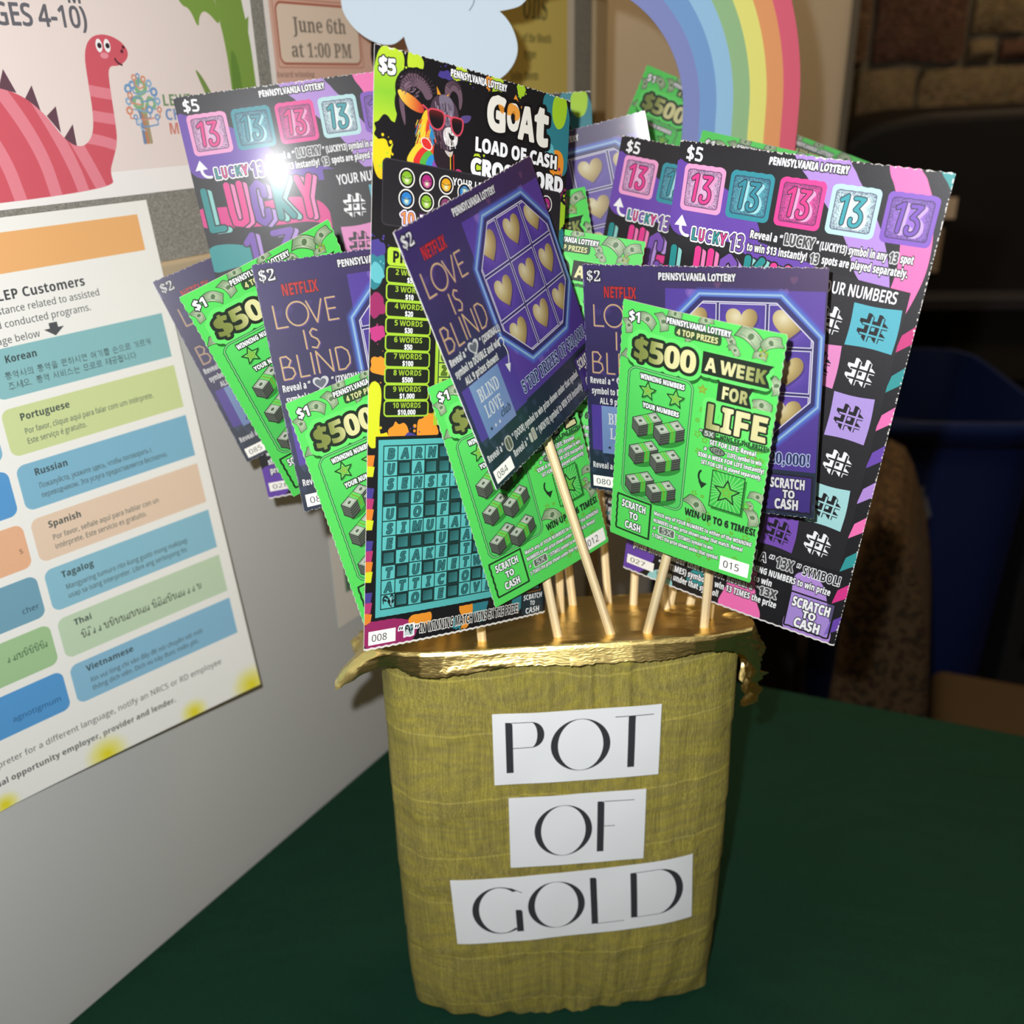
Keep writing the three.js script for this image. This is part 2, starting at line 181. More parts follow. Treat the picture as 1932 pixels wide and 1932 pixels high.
  fit(c, 'SCRATCH', 78, 258, 1366, 72, { lines: [['#101c0c', 15]], heavy: 4 }); fit(c, 'TO', 138, 204, 1436, 64, { lines: [['#101c0c', 15]], heavy: 4 }); fit(c, 'CASH', 108, 232, 1516, 72, { lines: [['#101c0c', 15]], heavy: 4 });
  tiny('Match any of YOUR NUMBERS to either of the WINNING', 318, 975, 1346, 40); tiny('NUMBERS to win prize shown under that match. Reveal', 318, 925, 1398, 40);
  text(c, 'a “', 318, 1452, 38, { lines: [['#123312', 8]] }); rr(c, 362, 1412, 112, 58, 12, '#666f62', '#f0f4ea', 6); fit(c, '5X', 380, 456, 1460, 54, { color: '#c4ccc0' }); tiny('” (5TIMES) symbol to win', 486, 740, 1454, 40);
  tiny('5 TIMES the prize shown under that symbol.', 318, 784, 1510, 40);
  torn(c, w, h, ['l', 'r'], 71, 15, 'rgba(210,235,200,.8)'); grain(c, w, h, 9000, .05, 3);
});
const W2 = 1200;
const heartsTex = canvas(W2, W2, (c, w) => {
  c.fillStyle = lg(c, 0, 0, 300, w, '#3d2c70', '#33265f', '#2a2a5a', '#1d2f4c'); c.fillRect(0, 0, w, w);
  c.fillStyle = lg(c, 0, 0, w, 0, 'rgba(60,40,100,0)', 'rgba(110,60,110,.45)'); c.fillRect(0, 0, w, 104);
  { const q = rng(9); for (let i = 0; i < 60; i++) { const y = q() * w; heart(c, q() * w, y, 34, 36, y < 140 ? 'rgba(160,95,130,.4)' : 'rgba(110,90,170,.25)'); } }
  c.fillStyle = lg(c, 440, 104, 900, 960, '#5b3fae', '#6a45b4', '#553aa2'); c.fillRect(442, 104, 752, 862);
  { const q = rng(12); for (let i = 0; i < 30; i++) heart(c, 455 + 730 * q(), 115 + 840 * q(), 46, 48, 'rgba(175,140,225,.4)'); }
  c.fillStyle = '#1a2c44'; c.fillRect(0, 964, w, 236); c.fillStyle = '#5b3fae'; c.fillRect(24, 722, 420, 250);
  { const q = rng(13); for (let i = 0; i < 40; i++) heart(c, w * q(), 980 + 210 * q(), 34, 36, 'rgba(80,90,130,.35)'); }
  const oct = (m) => { const x0 = 426 + m, x1 = 1186 - m, y0 = 124 + m, y1 = 824 - m, k = 186 - m * .42; return [[x0 + k, y0], [x1 - k, y0], [x1, y0 + k], [x1, y1 - k], [x1 - k, y1], [x0 + k, y1], [x0, y1 - k], [x0, y0 + k]]; };
  for (const [lw, col] of [[56, 'rgba(90,120,230,.35)'], [36, 'rgba(90,140,240,.55)'], [22, '#5b86dc'], [10, '#a9cdf4']]) poly(c, oct(0), lw === 56 ? '#3d2c86' : null, col, lw);
  poly(c, oct(14), '#2e2a72');
  c.save(); c.beginPath(); oct(36).forEach(([x, y], i) => i ? c.lineTo(x, y) : c.moveTo(x, y)); c.closePath(); c.clip();
  const X = [462, 704, 938, 1150], Y = [160, 368, 584, 788];
  for (let i = 0; i < 3; i++) for (let j = 0; j < 3; j++) { const x = X[i] + 5, y = Y[j] + 5, ww = X[i + 1] - X[i] - 10, hh = Y[j + 1] - Y[j] - 10, hx = [578, 818, 1038][i], hy = [256, 474, 682][j]; c.fillStyle = rg(c, x + ww / 2, y + hh / 2, 10, 160, '#8a62d6', '#5c3fb2', '#48329a'); c.fillRect(x, y, ww, hh); c.strokeStyle = '#efeafc'; c.lineWidth = 5; c.strokeRect(x + 3, y + 3, ww - 6, hh - 6); heart(c, hx + 6, hy + 8, 150, 138, 'rgba(40,20,90,.5)'); heart(c, hx, hy, 150, 136, rg(c, hx - 25, hy - 30, 6, 105, '#fbf0c4', '#d8c07c', '#a3874a')); }
  c.restore(); poly(c, oct(36), null, '#efeafc', 6);
  text(c, '$2', 18, 82, 74, { font: 'serif', lines: [['#120d28', 12]] });
  fit(c, 'PENNSYLVANIA LOTTERY', 405, 785, 66, 44, { lines: [['#120d28', 12]], heavy: 3 });
  fit(c, 'NETFLIX', 112, 290, 160, 76, { color: '#d8232c', lines: [['#3a0d1c', 8]], heavy: 2 });
  const gold = (s, x0, x1, y, sz) => { fit(c, s, x0 + 4, x1 + 4, y + 5, sz, { bold: false, color: null, lines: [['#5c3f8a', 3]] }); fit(c, s, x0, x1, y, sz, { bold: false, color: null, lines: [[lg(c, 0, -sz, 0, 0, '#f3dcae', '#c79a62', '#e9cd9a'), 5]] }); };
  const thinLetters = (list) => { for (const [dx, col, lw] of [[5, '#5c3f8a', 8], [0, '#e3bd86', 8]]) { c.strokeStyle = col; c.lineWidth = lw; c.lineCap = 'butt'; for (const f of list) { c.beginPath(); f(dx); c.stroke(); } } };
  const P = (pts) => (d) => pts.forEach(([x, y], i) => i ? c.lineTo(x + d, y + d) : c.moveTo(x + d, y + d)), O = (x, y, a, b) => (d) => c.ellipse(x + d, y + d, a, b, 0, 0, 6.284);
  thinLetters([P([[56, 196], [56, 304], [112, 304]]), O(166, 250, 52, 56), P([[216, 196], [254, 304], [292, 196]]), P([[362, 198], [312, 198], [312, 304], [364, 304]]), P([[312, 250], [356, 250]]), P([[178, 330], [178, 424]]), P([[244, 342], [222, 330], [206, 346], [212, 366], [236, 382], [244, 402], [228, 424], [202, 416]]),
    P([[40, 440], [40, 548], [78, 548], [98, 528], [92, 500], [70, 490], [40, 490]]), P([[40, 440], [70, 440], [88, 462], [72, 490]]), P([[122, 440], [122, 548], [168, 548]]), P([[190, 440], [190, 548]]), P([[216, 548], [216, 440], [286, 548], [286, 440]]), P([[314, 440], [314, 548], [346, 548], [374, 524], [378, 494], [372, 462], [346, 440], [314, 440]])]);
  const sm = (s, x0, x1, y, sz = 46) => fit(c, s, x0, x1, y, sz, { lines: [['#120d28', 8]], heavy: 1.5 });
  sm('Reveal a “', 20, 160, 606); heart(c, 212, 594, 80, 64, '#e6e6e6'); heart(c, 210, 595, 56, 44, '#6f7480'); c.lineCap = 'round'; c.strokeStyle = '#e6e6e6'; c.lineWidth = 14; c.beginPath(); c.moveTo(194, 636); c.quadraticCurveTo(212, 606, 226, 648); c.stroke(); sm('” (2XWINALL)', 266, 440, 606, 44);
  sm('symbol to DOUBLE and win', 28, 400, 662); sm('ALL 9 prizes shown!', 74, 352, 714);
  c.strokeStyle = '#fff'; c.lineWidth = 7; c.beginPath(); c.arc(412, 655, 20, 2.5, 7.3); c.quadraticCurveTo(450, 720, 400, 775); c.stroke(); poly(c, [[382, 752], [426, 764], [396, 800]], '#fff');
  c.fillStyle = lg(c, 80, 724, 330, 990, '#8db0e0', '#7f9fd6', '#93a0dc'); c.fillRect(82, 724, 245, 262);
  fit(c, 'BLIND', 118, 290, 822, 84, { font: 'serif', color: '#f4f6fb' }); fit(c, 'LOVE', 126, 268, 902, 84, { font: 'serif', color: '#f4f6fb' }); text(c, 'club', 218, 944, 50, { font: 'serif', color: '#1a2140', skew: .3, sx: .8 }); for (const x of [124, 160, 196]) star(c, x, 952, 11, x < 150 ? '#1a2140' : '#f4f6fb');
  fit(c, '5 TOP PRIZES OF $20,000!', 446, 1168, 932, 78, { font: 'serif', color: '#1f2a6a', lines: [['#c9d8f6', 12]], heavy: 2 });
  sm('Reveal a “', 20, 160, 1074); rr(c, 172, 1034, 54, 66, 24, '#6b7060', '#e9e6d8', 7); c.strokeStyle = '#e9e6d8'; c.lineWidth = 5; c.beginPath(); c.moveTo(199, 1038); c.lineTo(199, 1096); c.stroke(); sm('” (DOOR) symbol to win prize shown under that symbol.', 240, 960, 1074);
  sm('Reveal a “', 205, 345, 1144); rr(c, 360, 1104, 22, 48, 6, '#e9e6d8'); rr(c, 390, 1096, 28, 56, 8, '#c9c5b4', '#e9e6d8', 5); sm('” (WIN10) symbol to WIN $10 instantly!', 432, 960, 1144);
  c.fillStyle = '#47308e'; c.fillRect(960, 988, 222, 188); c.strokeStyle = '#120d28'; c.lineWidth = 9; c.strokeRect(960, 988, 222, 188); fit(c, 'SCRATCH', 982, 1150, 1056, 68, { lines: [['#120d28', 12]], heavy: 4 }); fit(c, 'TO', 1044, 1104, 1106, 54, { lines: [['#120d28', 12]], heavy: 3 }); fit(c, 'CASH', 1006, 1124, 1164, 68, { lines: [['#120d28', 12]], heavy: 4 });
  torn(c, w, w, ['t', 'b'], 72, 16); torn(c, w, w, ['l'], 74, 60, 'rgba(190,185,215,.6)'); grain(c, w, w, 8000, .05, 4);
});
const W5 = 1090, H5 = 2038;
function hash(c, x, y, s, face, side) {               // the slanted blocky number sign
  c.save(); c.translate(x, y); c.scale(s, s); c.lineCap = 'butt'; const g = (dx, dy, col, lw) => { c.strokeStyle = col; c.lineWidth = lw; c.beginPath(); c.moveTo(-14 + dx, -50 + dy); c.lineTo(-24 + dx, 50 + dy); c.moveTo(27 + dx, -50 + dy); c.lineTo(17 + dx, 50 + dy); c.moveTo(-48 + dx, -20 + dy); c.lineTo(50 + dx, -12 + dy); c.moveTo(-52 + dx, 20 + dy); c.lineTo(46 + dx, 28 + dy); c.stroke(); };
  for (let k = 6; k >= 0; k--) g(-k * 2 + 5, -k * 2 + 5, side, 13); g(5, 5, side, 15); g(5, 5, face, 8); c.restore();
}
function thirteen(c, x, y, s, face, side, line) {
  const strokes = (dx, dy, col, lw) => { c.strokeStyle = col; c.lineWidth = lw * s; c.beginPath(); const p = (a, b) => [x + s * (a + dx), y + s * (b + dy)]; c.moveTo(...p(-38, -32)); c.lineTo(...p(-20, -46)); c.lineTo(...p(-26, 42)); c.moveTo(...p(6, -42)); c.lineTo(...p(36, -42)); c.lineTo(...p(12, -6)); c.bezierCurveTo(...p(44, -4), ...p(40, 46), ...p(14, 46)); c.bezierCurveTo(...p(-2, 46), ...p(0, 30), ...p(2, 26)); c.stroke(); };
  for (let k = 12; k >= 1; k--) strokes(k, k * .4, side, 15); strokes(0, 0, line, 18); strokes(0, 0, face, 12);
}
const LUCKY = { T1: '#1f8f8f', T2: '#8fd3cc', P1: '#ea3a92', P2: '#f583bd', V1: '#7a4fb4', V2: '#b693dc', TE: '#2f9aa0' };
function blockLetter(c, ch, x, y, w, h, a, b) {      // tall double-stroke letters
  const L = { L: [[[0, 0], [.02, 1], [.8, 1]]], U: [[[0, 0], [.02, .72], [.1, .98], [.5, 1.02], [.82, .95], [.86, .7], [.84, 0]]], C: [[[.8, .3], [.78, .1], [.45, -.02], [.1, .1], [.05, .5], [.1, .9], [.45, 1.02], [.8, .9], [.82, .72]]], K: [[[0, 0], [.04, 1]], [[.85, 0], [.08, .52], [.9, 1]]], Y: [[[0, 0], [.42, .5], [.85, 0]], [[.42, .5], [.45, 1]]], 1: [[[.1, .18], [.5, 0], [.52, 1]]], 3: [[[.05, .06], [.85, .04], [.4, .42], [.85, .55], [.88, .85], [.5, 1.02], [.1, .95], [.05, .78]]] }[ch];
  const draw = (dx, col, lw) => { c.strokeStyle = col; c.lineWidth = lw; for (const s of L) { c.beginPath(); s.forEach(([u, v], i) => i ? c.lineTo(x + u * w + dx, y + v * h + dx * .4) : c.moveTo(x + u * w + dx, y + v * h + dx * .4)); c.stroke(); } };
  draw(26, '#0c0b10', 40); for (let k = 26; k > 0; k -= 2) draw(k, b, 26); draw(0, '#0c0b10', 42); draw(0, a, 30);
}
const luckyTex = canvas(W5, H5, (c, w, h) => {
  c.fillStyle = '#131117'; c.fillRect(0, 0, w, h);
  const V = '#b78fdc', PK = '#fb74b8', PU = '#6c46ae', TL = '#2f9a9a', LT = '#9fd8d6';
  smooth(c, [[-20, 60], [60, 90], [330, 200], [420, 300], [400, 380], [200, 360], [-20, 390]], PU);
  smooth(c, [[470, -30], [690, -30], [760, 60], [900, 250], [960, 420], [960, 470], [830, 440], [760, 280], [640, 150], [540, 60]], V); smooth(c, [[830, -30], [960, -30], [1050, 110], [1085, 330], [1050, 500], [1010, 600], [940, 540], [980, 360], [930, 130]], PK);
  poly(c, [[1040, 0], [1090, 0], [1090, 60]], TL); smooth(c, [[330, 330], [600, 380], [760, 440], [700, 470], [480, 440], [330, 400]], PU);
  smooth(c, [[-20, 500], [120, 520], [330, 520], [470, 510], [620, 560], [640, 720], [560, 640], [330, 640], [160, 620], [-20, 610]], '#e0348c'); smooth(c, [[-20, 690], [120, 690], [250, 740], [230, 800], [100, 810], [-20, 830]], TL);
  smooth(c, [[-20, 960], [180, 930], [300, 1040], [160, 1120], [-20, 1100]], PK); smooth(c, [[-20, 1300], [180, 1260], [260, 1380], [120, 1460], [-20, 1440]], LT); smooth(c, [[-20, 1860], [80, 1850], [190, 1900], [90, 2050], [-20, 2050]], PU); smooth(c, [[150, 1990], [250, 1950], [300, 2060], [130, 2060]], LT); smooth(c, [[330, 1950], [420, 1860], [470, 1900], [440, 1960], [390, 2010]], TL); smooth(c, [[500, 2070], [560, 1900], [570, 1740], [690, 1760], [680, 1900], [770, 2070]], PK); smooth(c, [[830, 2070], [860, 1880], [840, 1720], [980, 1730], [1030, 1880], [1090, 2070]], V);
  { const cs = ['#d23a80', TL, PK, PU, V, PK, TL, '#e0348c', PU]; for (let i = 0; i < 9; i++) { const y = 560 + i * 165; poly(c, [[1090, y], [1046, y + 45], [1034, y + 120], [1090, y + 72]], cs[i]); } }
  text(c, '$5', 34, 72, 72, { bold: false, heavy: 4 }); fit(c, 'PENNSYLVANIA LOTTERY', 397, 716, 48, 38, { lines: [['#0c0b10', 12]], heavy: 2.5 });
  const cols = [['#f6a6d4', '#e6b6da', '#ea3a92', '#f6a0ce'], ['#2f95a2', '#53a8b4', '#2f8fa0', '#9fdce2'], ['#ee3f98', '#e24f9e', '#e8358c', '#f6a6d0'], ['#bfeaea', '#cfeeee', '#39a6b0', '#f2fcfc'], ['#8657c4', '#9a6dd0', '#7c4fbc', '#c9a6ea']];
  cols.forEach(([b, f, a, s], i) => { const x = 38 + i * 210, y = 85, W = 188, H = 186; rr(c, x, y, W, H, 22, b); c.save(); c.beginPath(); c.roundRect(x + 18, y + 20, W - 36, H - 40, 12); c.clip(); c.fillStyle = rg(c, x + 94, y + 93, 30, 118, f, f, b); c.fillRect(x, y, W, H); const q = rng(i + 40); for (let k = 0; k < 5200; k++) { const u = q(), v = q(), e = Math.min(u, v, 1 - u, 1 - v); if (q() > e * 4.2) { c.fillStyle = 'rgba(36,22,60,.30)'; c.fillRect(x + 18 + (W - 36) * u, y + 20 + (H - 40) * v, 2.4, 2.4); } } c.restore(); rr(c, x + 18, y + 20, W - 36, H - 40, 12, null, 'rgba(40,24,60,.55)', 4); thirteen(c, x + 88, y + 92, 1.14, a, s, '#1c1626'); });
  c.strokeStyle = '#fff'; c.lineWidth = 13; c.beginPath(); c.arc(88, 338, 34, Math.PI * 1.05, Math.PI * .45, true); c.stroke(); poly(c, [[24, 336], [54, 290], [84, 334]], '#fff');
  const ls = ['#2fa09c', '#e93f93', '#8b62c6', '#2fa09c', '#e93f93']; for (let pass = 0; pass < 2; pass++) { 'LUCKY'.split('').forEach((ch, i) => fit(c, ch, 110 + i * 33, 140 + i * 33, 384, 66, { color: pass ? ls[i] : null, lines: pass ? [['#221a2c', 7]] : [['#fff', 20]] })); fit(c, '13', 284, 352, 398, 92, { color: pass ? '#7e55b6' : null, lines: pass ? [['#221a2c', 8]] : [['#fff', 20]] }); }
  const sm = (s, x0, x1, y, sz = 42) => fit(c, s, x0, x1, y, sz, { lines: [['#0c0b10', 10]], heavy: 1.5 }), metal = (s, x0, x1, y, sz) => fit(c, s, x0, x1, y, sz, { color: '#4c4c4c', lines: [['#dcdcdc', 13], ['#3a3a3a', 3]] });
  sm('Reveal a “', 370, 510, 336); metal('LUCKY', 516, 640, 338, 54); sm('” (LUCKY13) symbol in any', 648, 924, 336); metal('13', 932, 966, 340, 50); sm('spot', 974, 1022, 336);
  sm('to win $13 instantly!', 366, 622, 388); metal('13', 634, 670, 392, 50); sm('spots are played separately.', 682, 1014, 388);
  'LUCKY'.split('').forEach((ch, i) => blockLetter(c, ch, 38 + i * 114, 432 - (i % 2) * 12, 72, 184, ...[[LUCKY.T1, LUCKY.T2], [LUCKY.P1, LUCKY.P2], [LUCKY.V1, LUCKY.V2], [LUCKY.T1, LUCKY.T2], [LUCKY.P1, LUCKY.P2]][i]));
  blockLetter(c, '1', 180, 668, 80, 190, LUCKY.V1, LUCKY.V2); blockLetter(c, '3', 320, 662, 110, 200, LUCKY.V1, LUCKY.V2);
  rr(c, 40, 1130, 540, 500, 24, '#1b1a20'); fit(c, 'WINNING NUMBERS', 80, 540, 1200, 60, { bold: false }); for (let i = 0; i < 6; i++) { const x = 70 + (i % 3) * 165, y = 1230 + Math.floor(i / 3) * 190, col = ['#e98cc0', '#2f95a2', '#b693dc', '#9fd8d6', '#ea3a92', '#7a4fb4'][i]; rr(c, x, y, 150, 150, 8, col); hash(c, x + 75, y + 75, .9, col, '#131117'); }
  poly(c, [[630, 410], [1040, 440], [1035, 1670], [600, 1670]], '#1d1b20');
  fit(c, 'YOUR NUMBERS', 690, 998, 492, 62, { bold: false, heavy: 3 });
  const cc = [[null, '#57b6c6'], ['#e58cc4', null], [null, '#b59be0'], ['#d23a90', null], [null, '#a9dcdc'], ['#7a4fb4', null]], ys = [512, 694, 880, 1084, 1290, 1490, 1660];
  for (let j = 0; j < 6; j++) for (let i = 0; i < 2; i++) { const x = 664 + i * 178, y = ys[j], Y = ys[j + 1] - 6, col = cc[j][i], wd = 172 - 4 * j + (j ? 0 : 12); if (col) smooth(c, [[x, y], [x, y], [x + wd / 2, y + 6], [x + wd, y - 2], [x + wd, y - 2], [x + wd + 6, (y + Y) / 2], [x + wd, Y], [x + wd, Y], [x + wd / 2, Y - 10], [x - 2, Y - 4], [x - 2, Y - 4], [x + 4, (y + Y) / 2]], col); hash(c, x + wd / 2, (y + Y) / 2, 1.0, col || '#17151b', col ? '#131117' : '#fbfbfb'); }
  fit(c, 'WIN 13X THE PRIZE WITH A “', 80, 745, 1738, 60, { color: '#1b1a20', lines: [['#f2f2f2', 9]] }); metal('13X', 755, 838, 1744, 74); fit(c, '” SYMBOL!', 852, 1050, 1740, 62, { color: '#1b1a20', lines: [['#f2f2f2', 9]] });
  sm('Match any of YOUR NUMBERS to any of the WINNING NUMBERS to win prize', 40, 1020, 1800, 44); sm('shown under that number. Reveal a symbol to win', 40, 760, 1850, 44);
  sm('prize shown under that symbol. Reveal a “', 40, 700, 1900, 44); metal('13X', 706, 790, 1904, 54); sm('” (13TIMES) symbol to win 13 TIMES the prize', 190, 800, 1950, 44); sm('shown under that symbol!', 190, 520, 1998, 44);
  rr(c, 850, 1835, 205, 178, 6, 'rgba(160,140,215,.5)', '#0c0b10', 8); fit(c, 'SCRATCH', 866, 1040, 1904, 66, { lines: [['#0c0b10', 12]], heavy: 4 }); fit(c, 'TO', 922, 984, 1948, 50, { lines: [['#0c0b10', 12]], heavy: 3 }); fit(c, 'CASH', 892, 1014, 2006, 66, { lines: [['#0c0b10', 12]], heavy: 4 });
  c.fillStyle = '#efe9e6'; c.fillRect(0, h - 8, w, 8); torn(c, w, h, ['t', 'r'], 73, 22); grain(c, w, h, 14000, .06, 6);
});
const W8 = 910, H8 = 2048;
function goatHead(c, mono) {                           // 400 x 400 drawing box
  const K = mono ? ['#1b2f33', '#1b2f33', '#1b2f33', '#8fc4c4', '#1b2f33'] : ['#4d3a48', '#6e5562', '#2c2027', '#8c8291', '#1b1418'];
  // far horn, near horn
  smooth(c, [[255, 95], [262, 30], [310, 5], [352, 40], [362, 100], [352, 150], [338, 150], [335, 90], [315, 62], [296, 72], [285, 110]], K[1], K[4], 4);
  smooth(c, [[205, 120], [178, 60], [120, 22], [62, 32], [28, 90], [22, 170], [40, 250], [62, 300], [64, 250], [52, 180], [62, 120], [95, 88], [135, 100], [165, 150]], K[1], K[4], 4);
  if (!mono) for (let i = 0; i < 16; i++) { const a = Math.PI * (1.08 + i * .055); c.strokeStyle = '#3a2a34'; c.lineWidth = 5; c.beginPath(); c.moveTo(118 + 70 * Math.cos(a), 125 + 78 * Math.sin(a)); c.lineTo(118 + 104 * Math.cos(a), 125 + 112 * Math.sin(a)); c.stroke(); }
  // ear
  smooth(c, [[160, 178], [95, 130], [10, 112], [30, 165], [85, 205], [150, 215]], mono ? K[0] : lg(c, 10, 0, 160, 0, '#f4e25a', '#e8923a', '#c6302e'), K[4], 3); smooth(c, [[345, 175], [420, 155], [398, 205], [350, 215]], mono ? K[0] : '#5a4a86', K[4], 3);
  // mane
  if (!mono) { smooth(c, [[165, 170], [130, 260], [140, 330], [95, 400], [190, 420], [210, 330], [190, 230]], '#f2c830'); smooth(c, [[178, 200], [158, 300], [185, 390], [225, 420], [222, 300]], '#e8502e'); smooth(c, [[190, 170], [180, 290], [205, 380], [220, 280], [205, 190]], '#2c8fc4'); poly(c, [[215, 60], [250, 110], [285, 80], [262, 130], [225, 130]], '#f0a030'); }
  // head and muzzle
  smooth(c, [[190, 130], [230, 95], [290, 98], [330, 135], [345, 190], [330, 260], [322, 320], [296, 372], [262, 372], [232, 330], [205, 270], [180, 200]], K[0], K[4], 4);
  smooth(c, [[225, 100], [262, 90], [300, 104], [316, 150], [300, 240], [262, 250], [240, 170]], mono ? K[3] : '#7d7284'); smooth(c, [[210, 180], [232, 240], [252, 330], [240, 330], [205, 260]], K[2]);
  smooth(c, [[258, 258], [300, 240], [336, 262], [340, 318], [318, 352], [282, 350], [258, 312]], mono ? K[3] : '#e6e0dc'); smooth(c, [[286, 268], [308, 290], [332, 272], [322, 300], [304, 312], [290, 296]], K[4]); c.strokeStyle = K[4]; c.lineWidth = 7; c.beginPath(); c.moveTo(304, 312); c.lineTo(306, 332); c.moveTo(276, 342); c.quadraticCurveTo(306, 352, 334, 334); c.stroke();
  smooth(c, [[262, 362], [300, 372], [318, 356], [306, 400], [285, 392]], mono ? K[0] : '#cfc4be');
  if (!mono) { const q = rng(17); const hair = (n, x0, y0, x1, y1, len, cols, dx, dy) => { for (let i = 0; i < n; i++) { const x = x0 + (x1 - x0) * q(), y = y0 + (y1 - y0) * q(); c.strokeStyle = cols[Math.floor(q() * cols.length)]; c.lineWidth = 2 + 3 * q(); c.beginPath(); c.moveTo(x, y); c.lineTo(x + dx * len * (.5 + q()), y + dy * len * (.5 + q())); c.stroke(); } };
    hair(60, 205, 130, 300, 240, 26, ['#3a2d38', '#a79caa', '#5c4d5c', '#c4bac6'], .2, 1); hair(50, 190, 240, 250, 350, 34, ['#2a1d24', '#5a3f4c', '#7a5a68'], .25, 1); hair(60, 120, 230, 200, 400, 36, ['#f2c830', '#e8502e', '#f4e25a', '#c6302e', '#2c8fc4'], -.3, 1); hair(26, 264, 256, 330, 340, 16, ['#b9b0ac', '#fff', '#8c8480'], .2, 1);
    for (let i = 0; i < 10; i++) { const a = Math.PI * (1.15 + i * .075); c.strokeStyle = '#3a2a34'; c.lineWidth = 5; c.beginPath(); c.moveTo(312 + 26 * Math.cos(a), 72 + 40 * Math.sin(a)); c.lineTo(312 + 46 * Math.cos(a), 72 + 66 * Math.sin(a)); c.stroke(); } hair(40, 30, 60, 120, 140, 22, ['#8a7080', '#4a3844', '#5e4a56'], .6, -.6); }
  // sunglasses
  const lens = (p) => smooth(c, p, mono ? '#101c20' : lg(c, 0, 170, 0, 280, '#7a1f1a', '#1a1116', '#151016'), mono ? '#101c20' : '#d84a5e', mono ? 4 : 9);
  lens([[172, 178], [225, 172], [262, 182], [264, 235], [240, 272], [200, 270], [178, 230]]); lens([[298, 192], [340, 190], [366, 196], [364, 250], [342, 284], [312, 270], [298, 232]]); if (!mono) { c.strokeStyle = '#d84a5e'; c.lineWidth = 10; c.beginPath(); c.moveTo(262, 196); c.quadraticCurveTo(282, 186, 298, 200); c.moveTo(172, 184); c.lineTo(148, 168); c.stroke(); }
  // cloak
  if (!mono) { const bands = ['#f2d13a', '#e2342f', '#59b544', '#2f8fce', '#8a4fae', '#e23a7a']; bands.forEach((b, i) => smooth(c, [[60 + i * 34, 470], [95 + i * 30, 390 + i * 6], [140 + i * 26, 345 + i * 16], [170 + i * 24, 400 + i * 10], [150 + i * 30, 470]], b)); smooth(c, [[140, 330], [175, 322], [205, 360], [190, 385], [150, 372]], '#e2342f', '#f3e6da', 5); smooth(c, [[215, 330], [262, 372], [300, 400], [320, 470], [230, 470], [205, 400]], '#2a1d24'); for (const [x, col] of [[300, '#f2c830'], [318, '#e2342f']]) { c.strokeStyle = col; c.lineWidth = 5; c.beginPath(); c.moveTo(x, 380); c.lineTo(x + 4, 468); c.stroke(); } smooth(c, [[320, 470], [345, 440], [385, 470]], '#d83a7a'); }
}
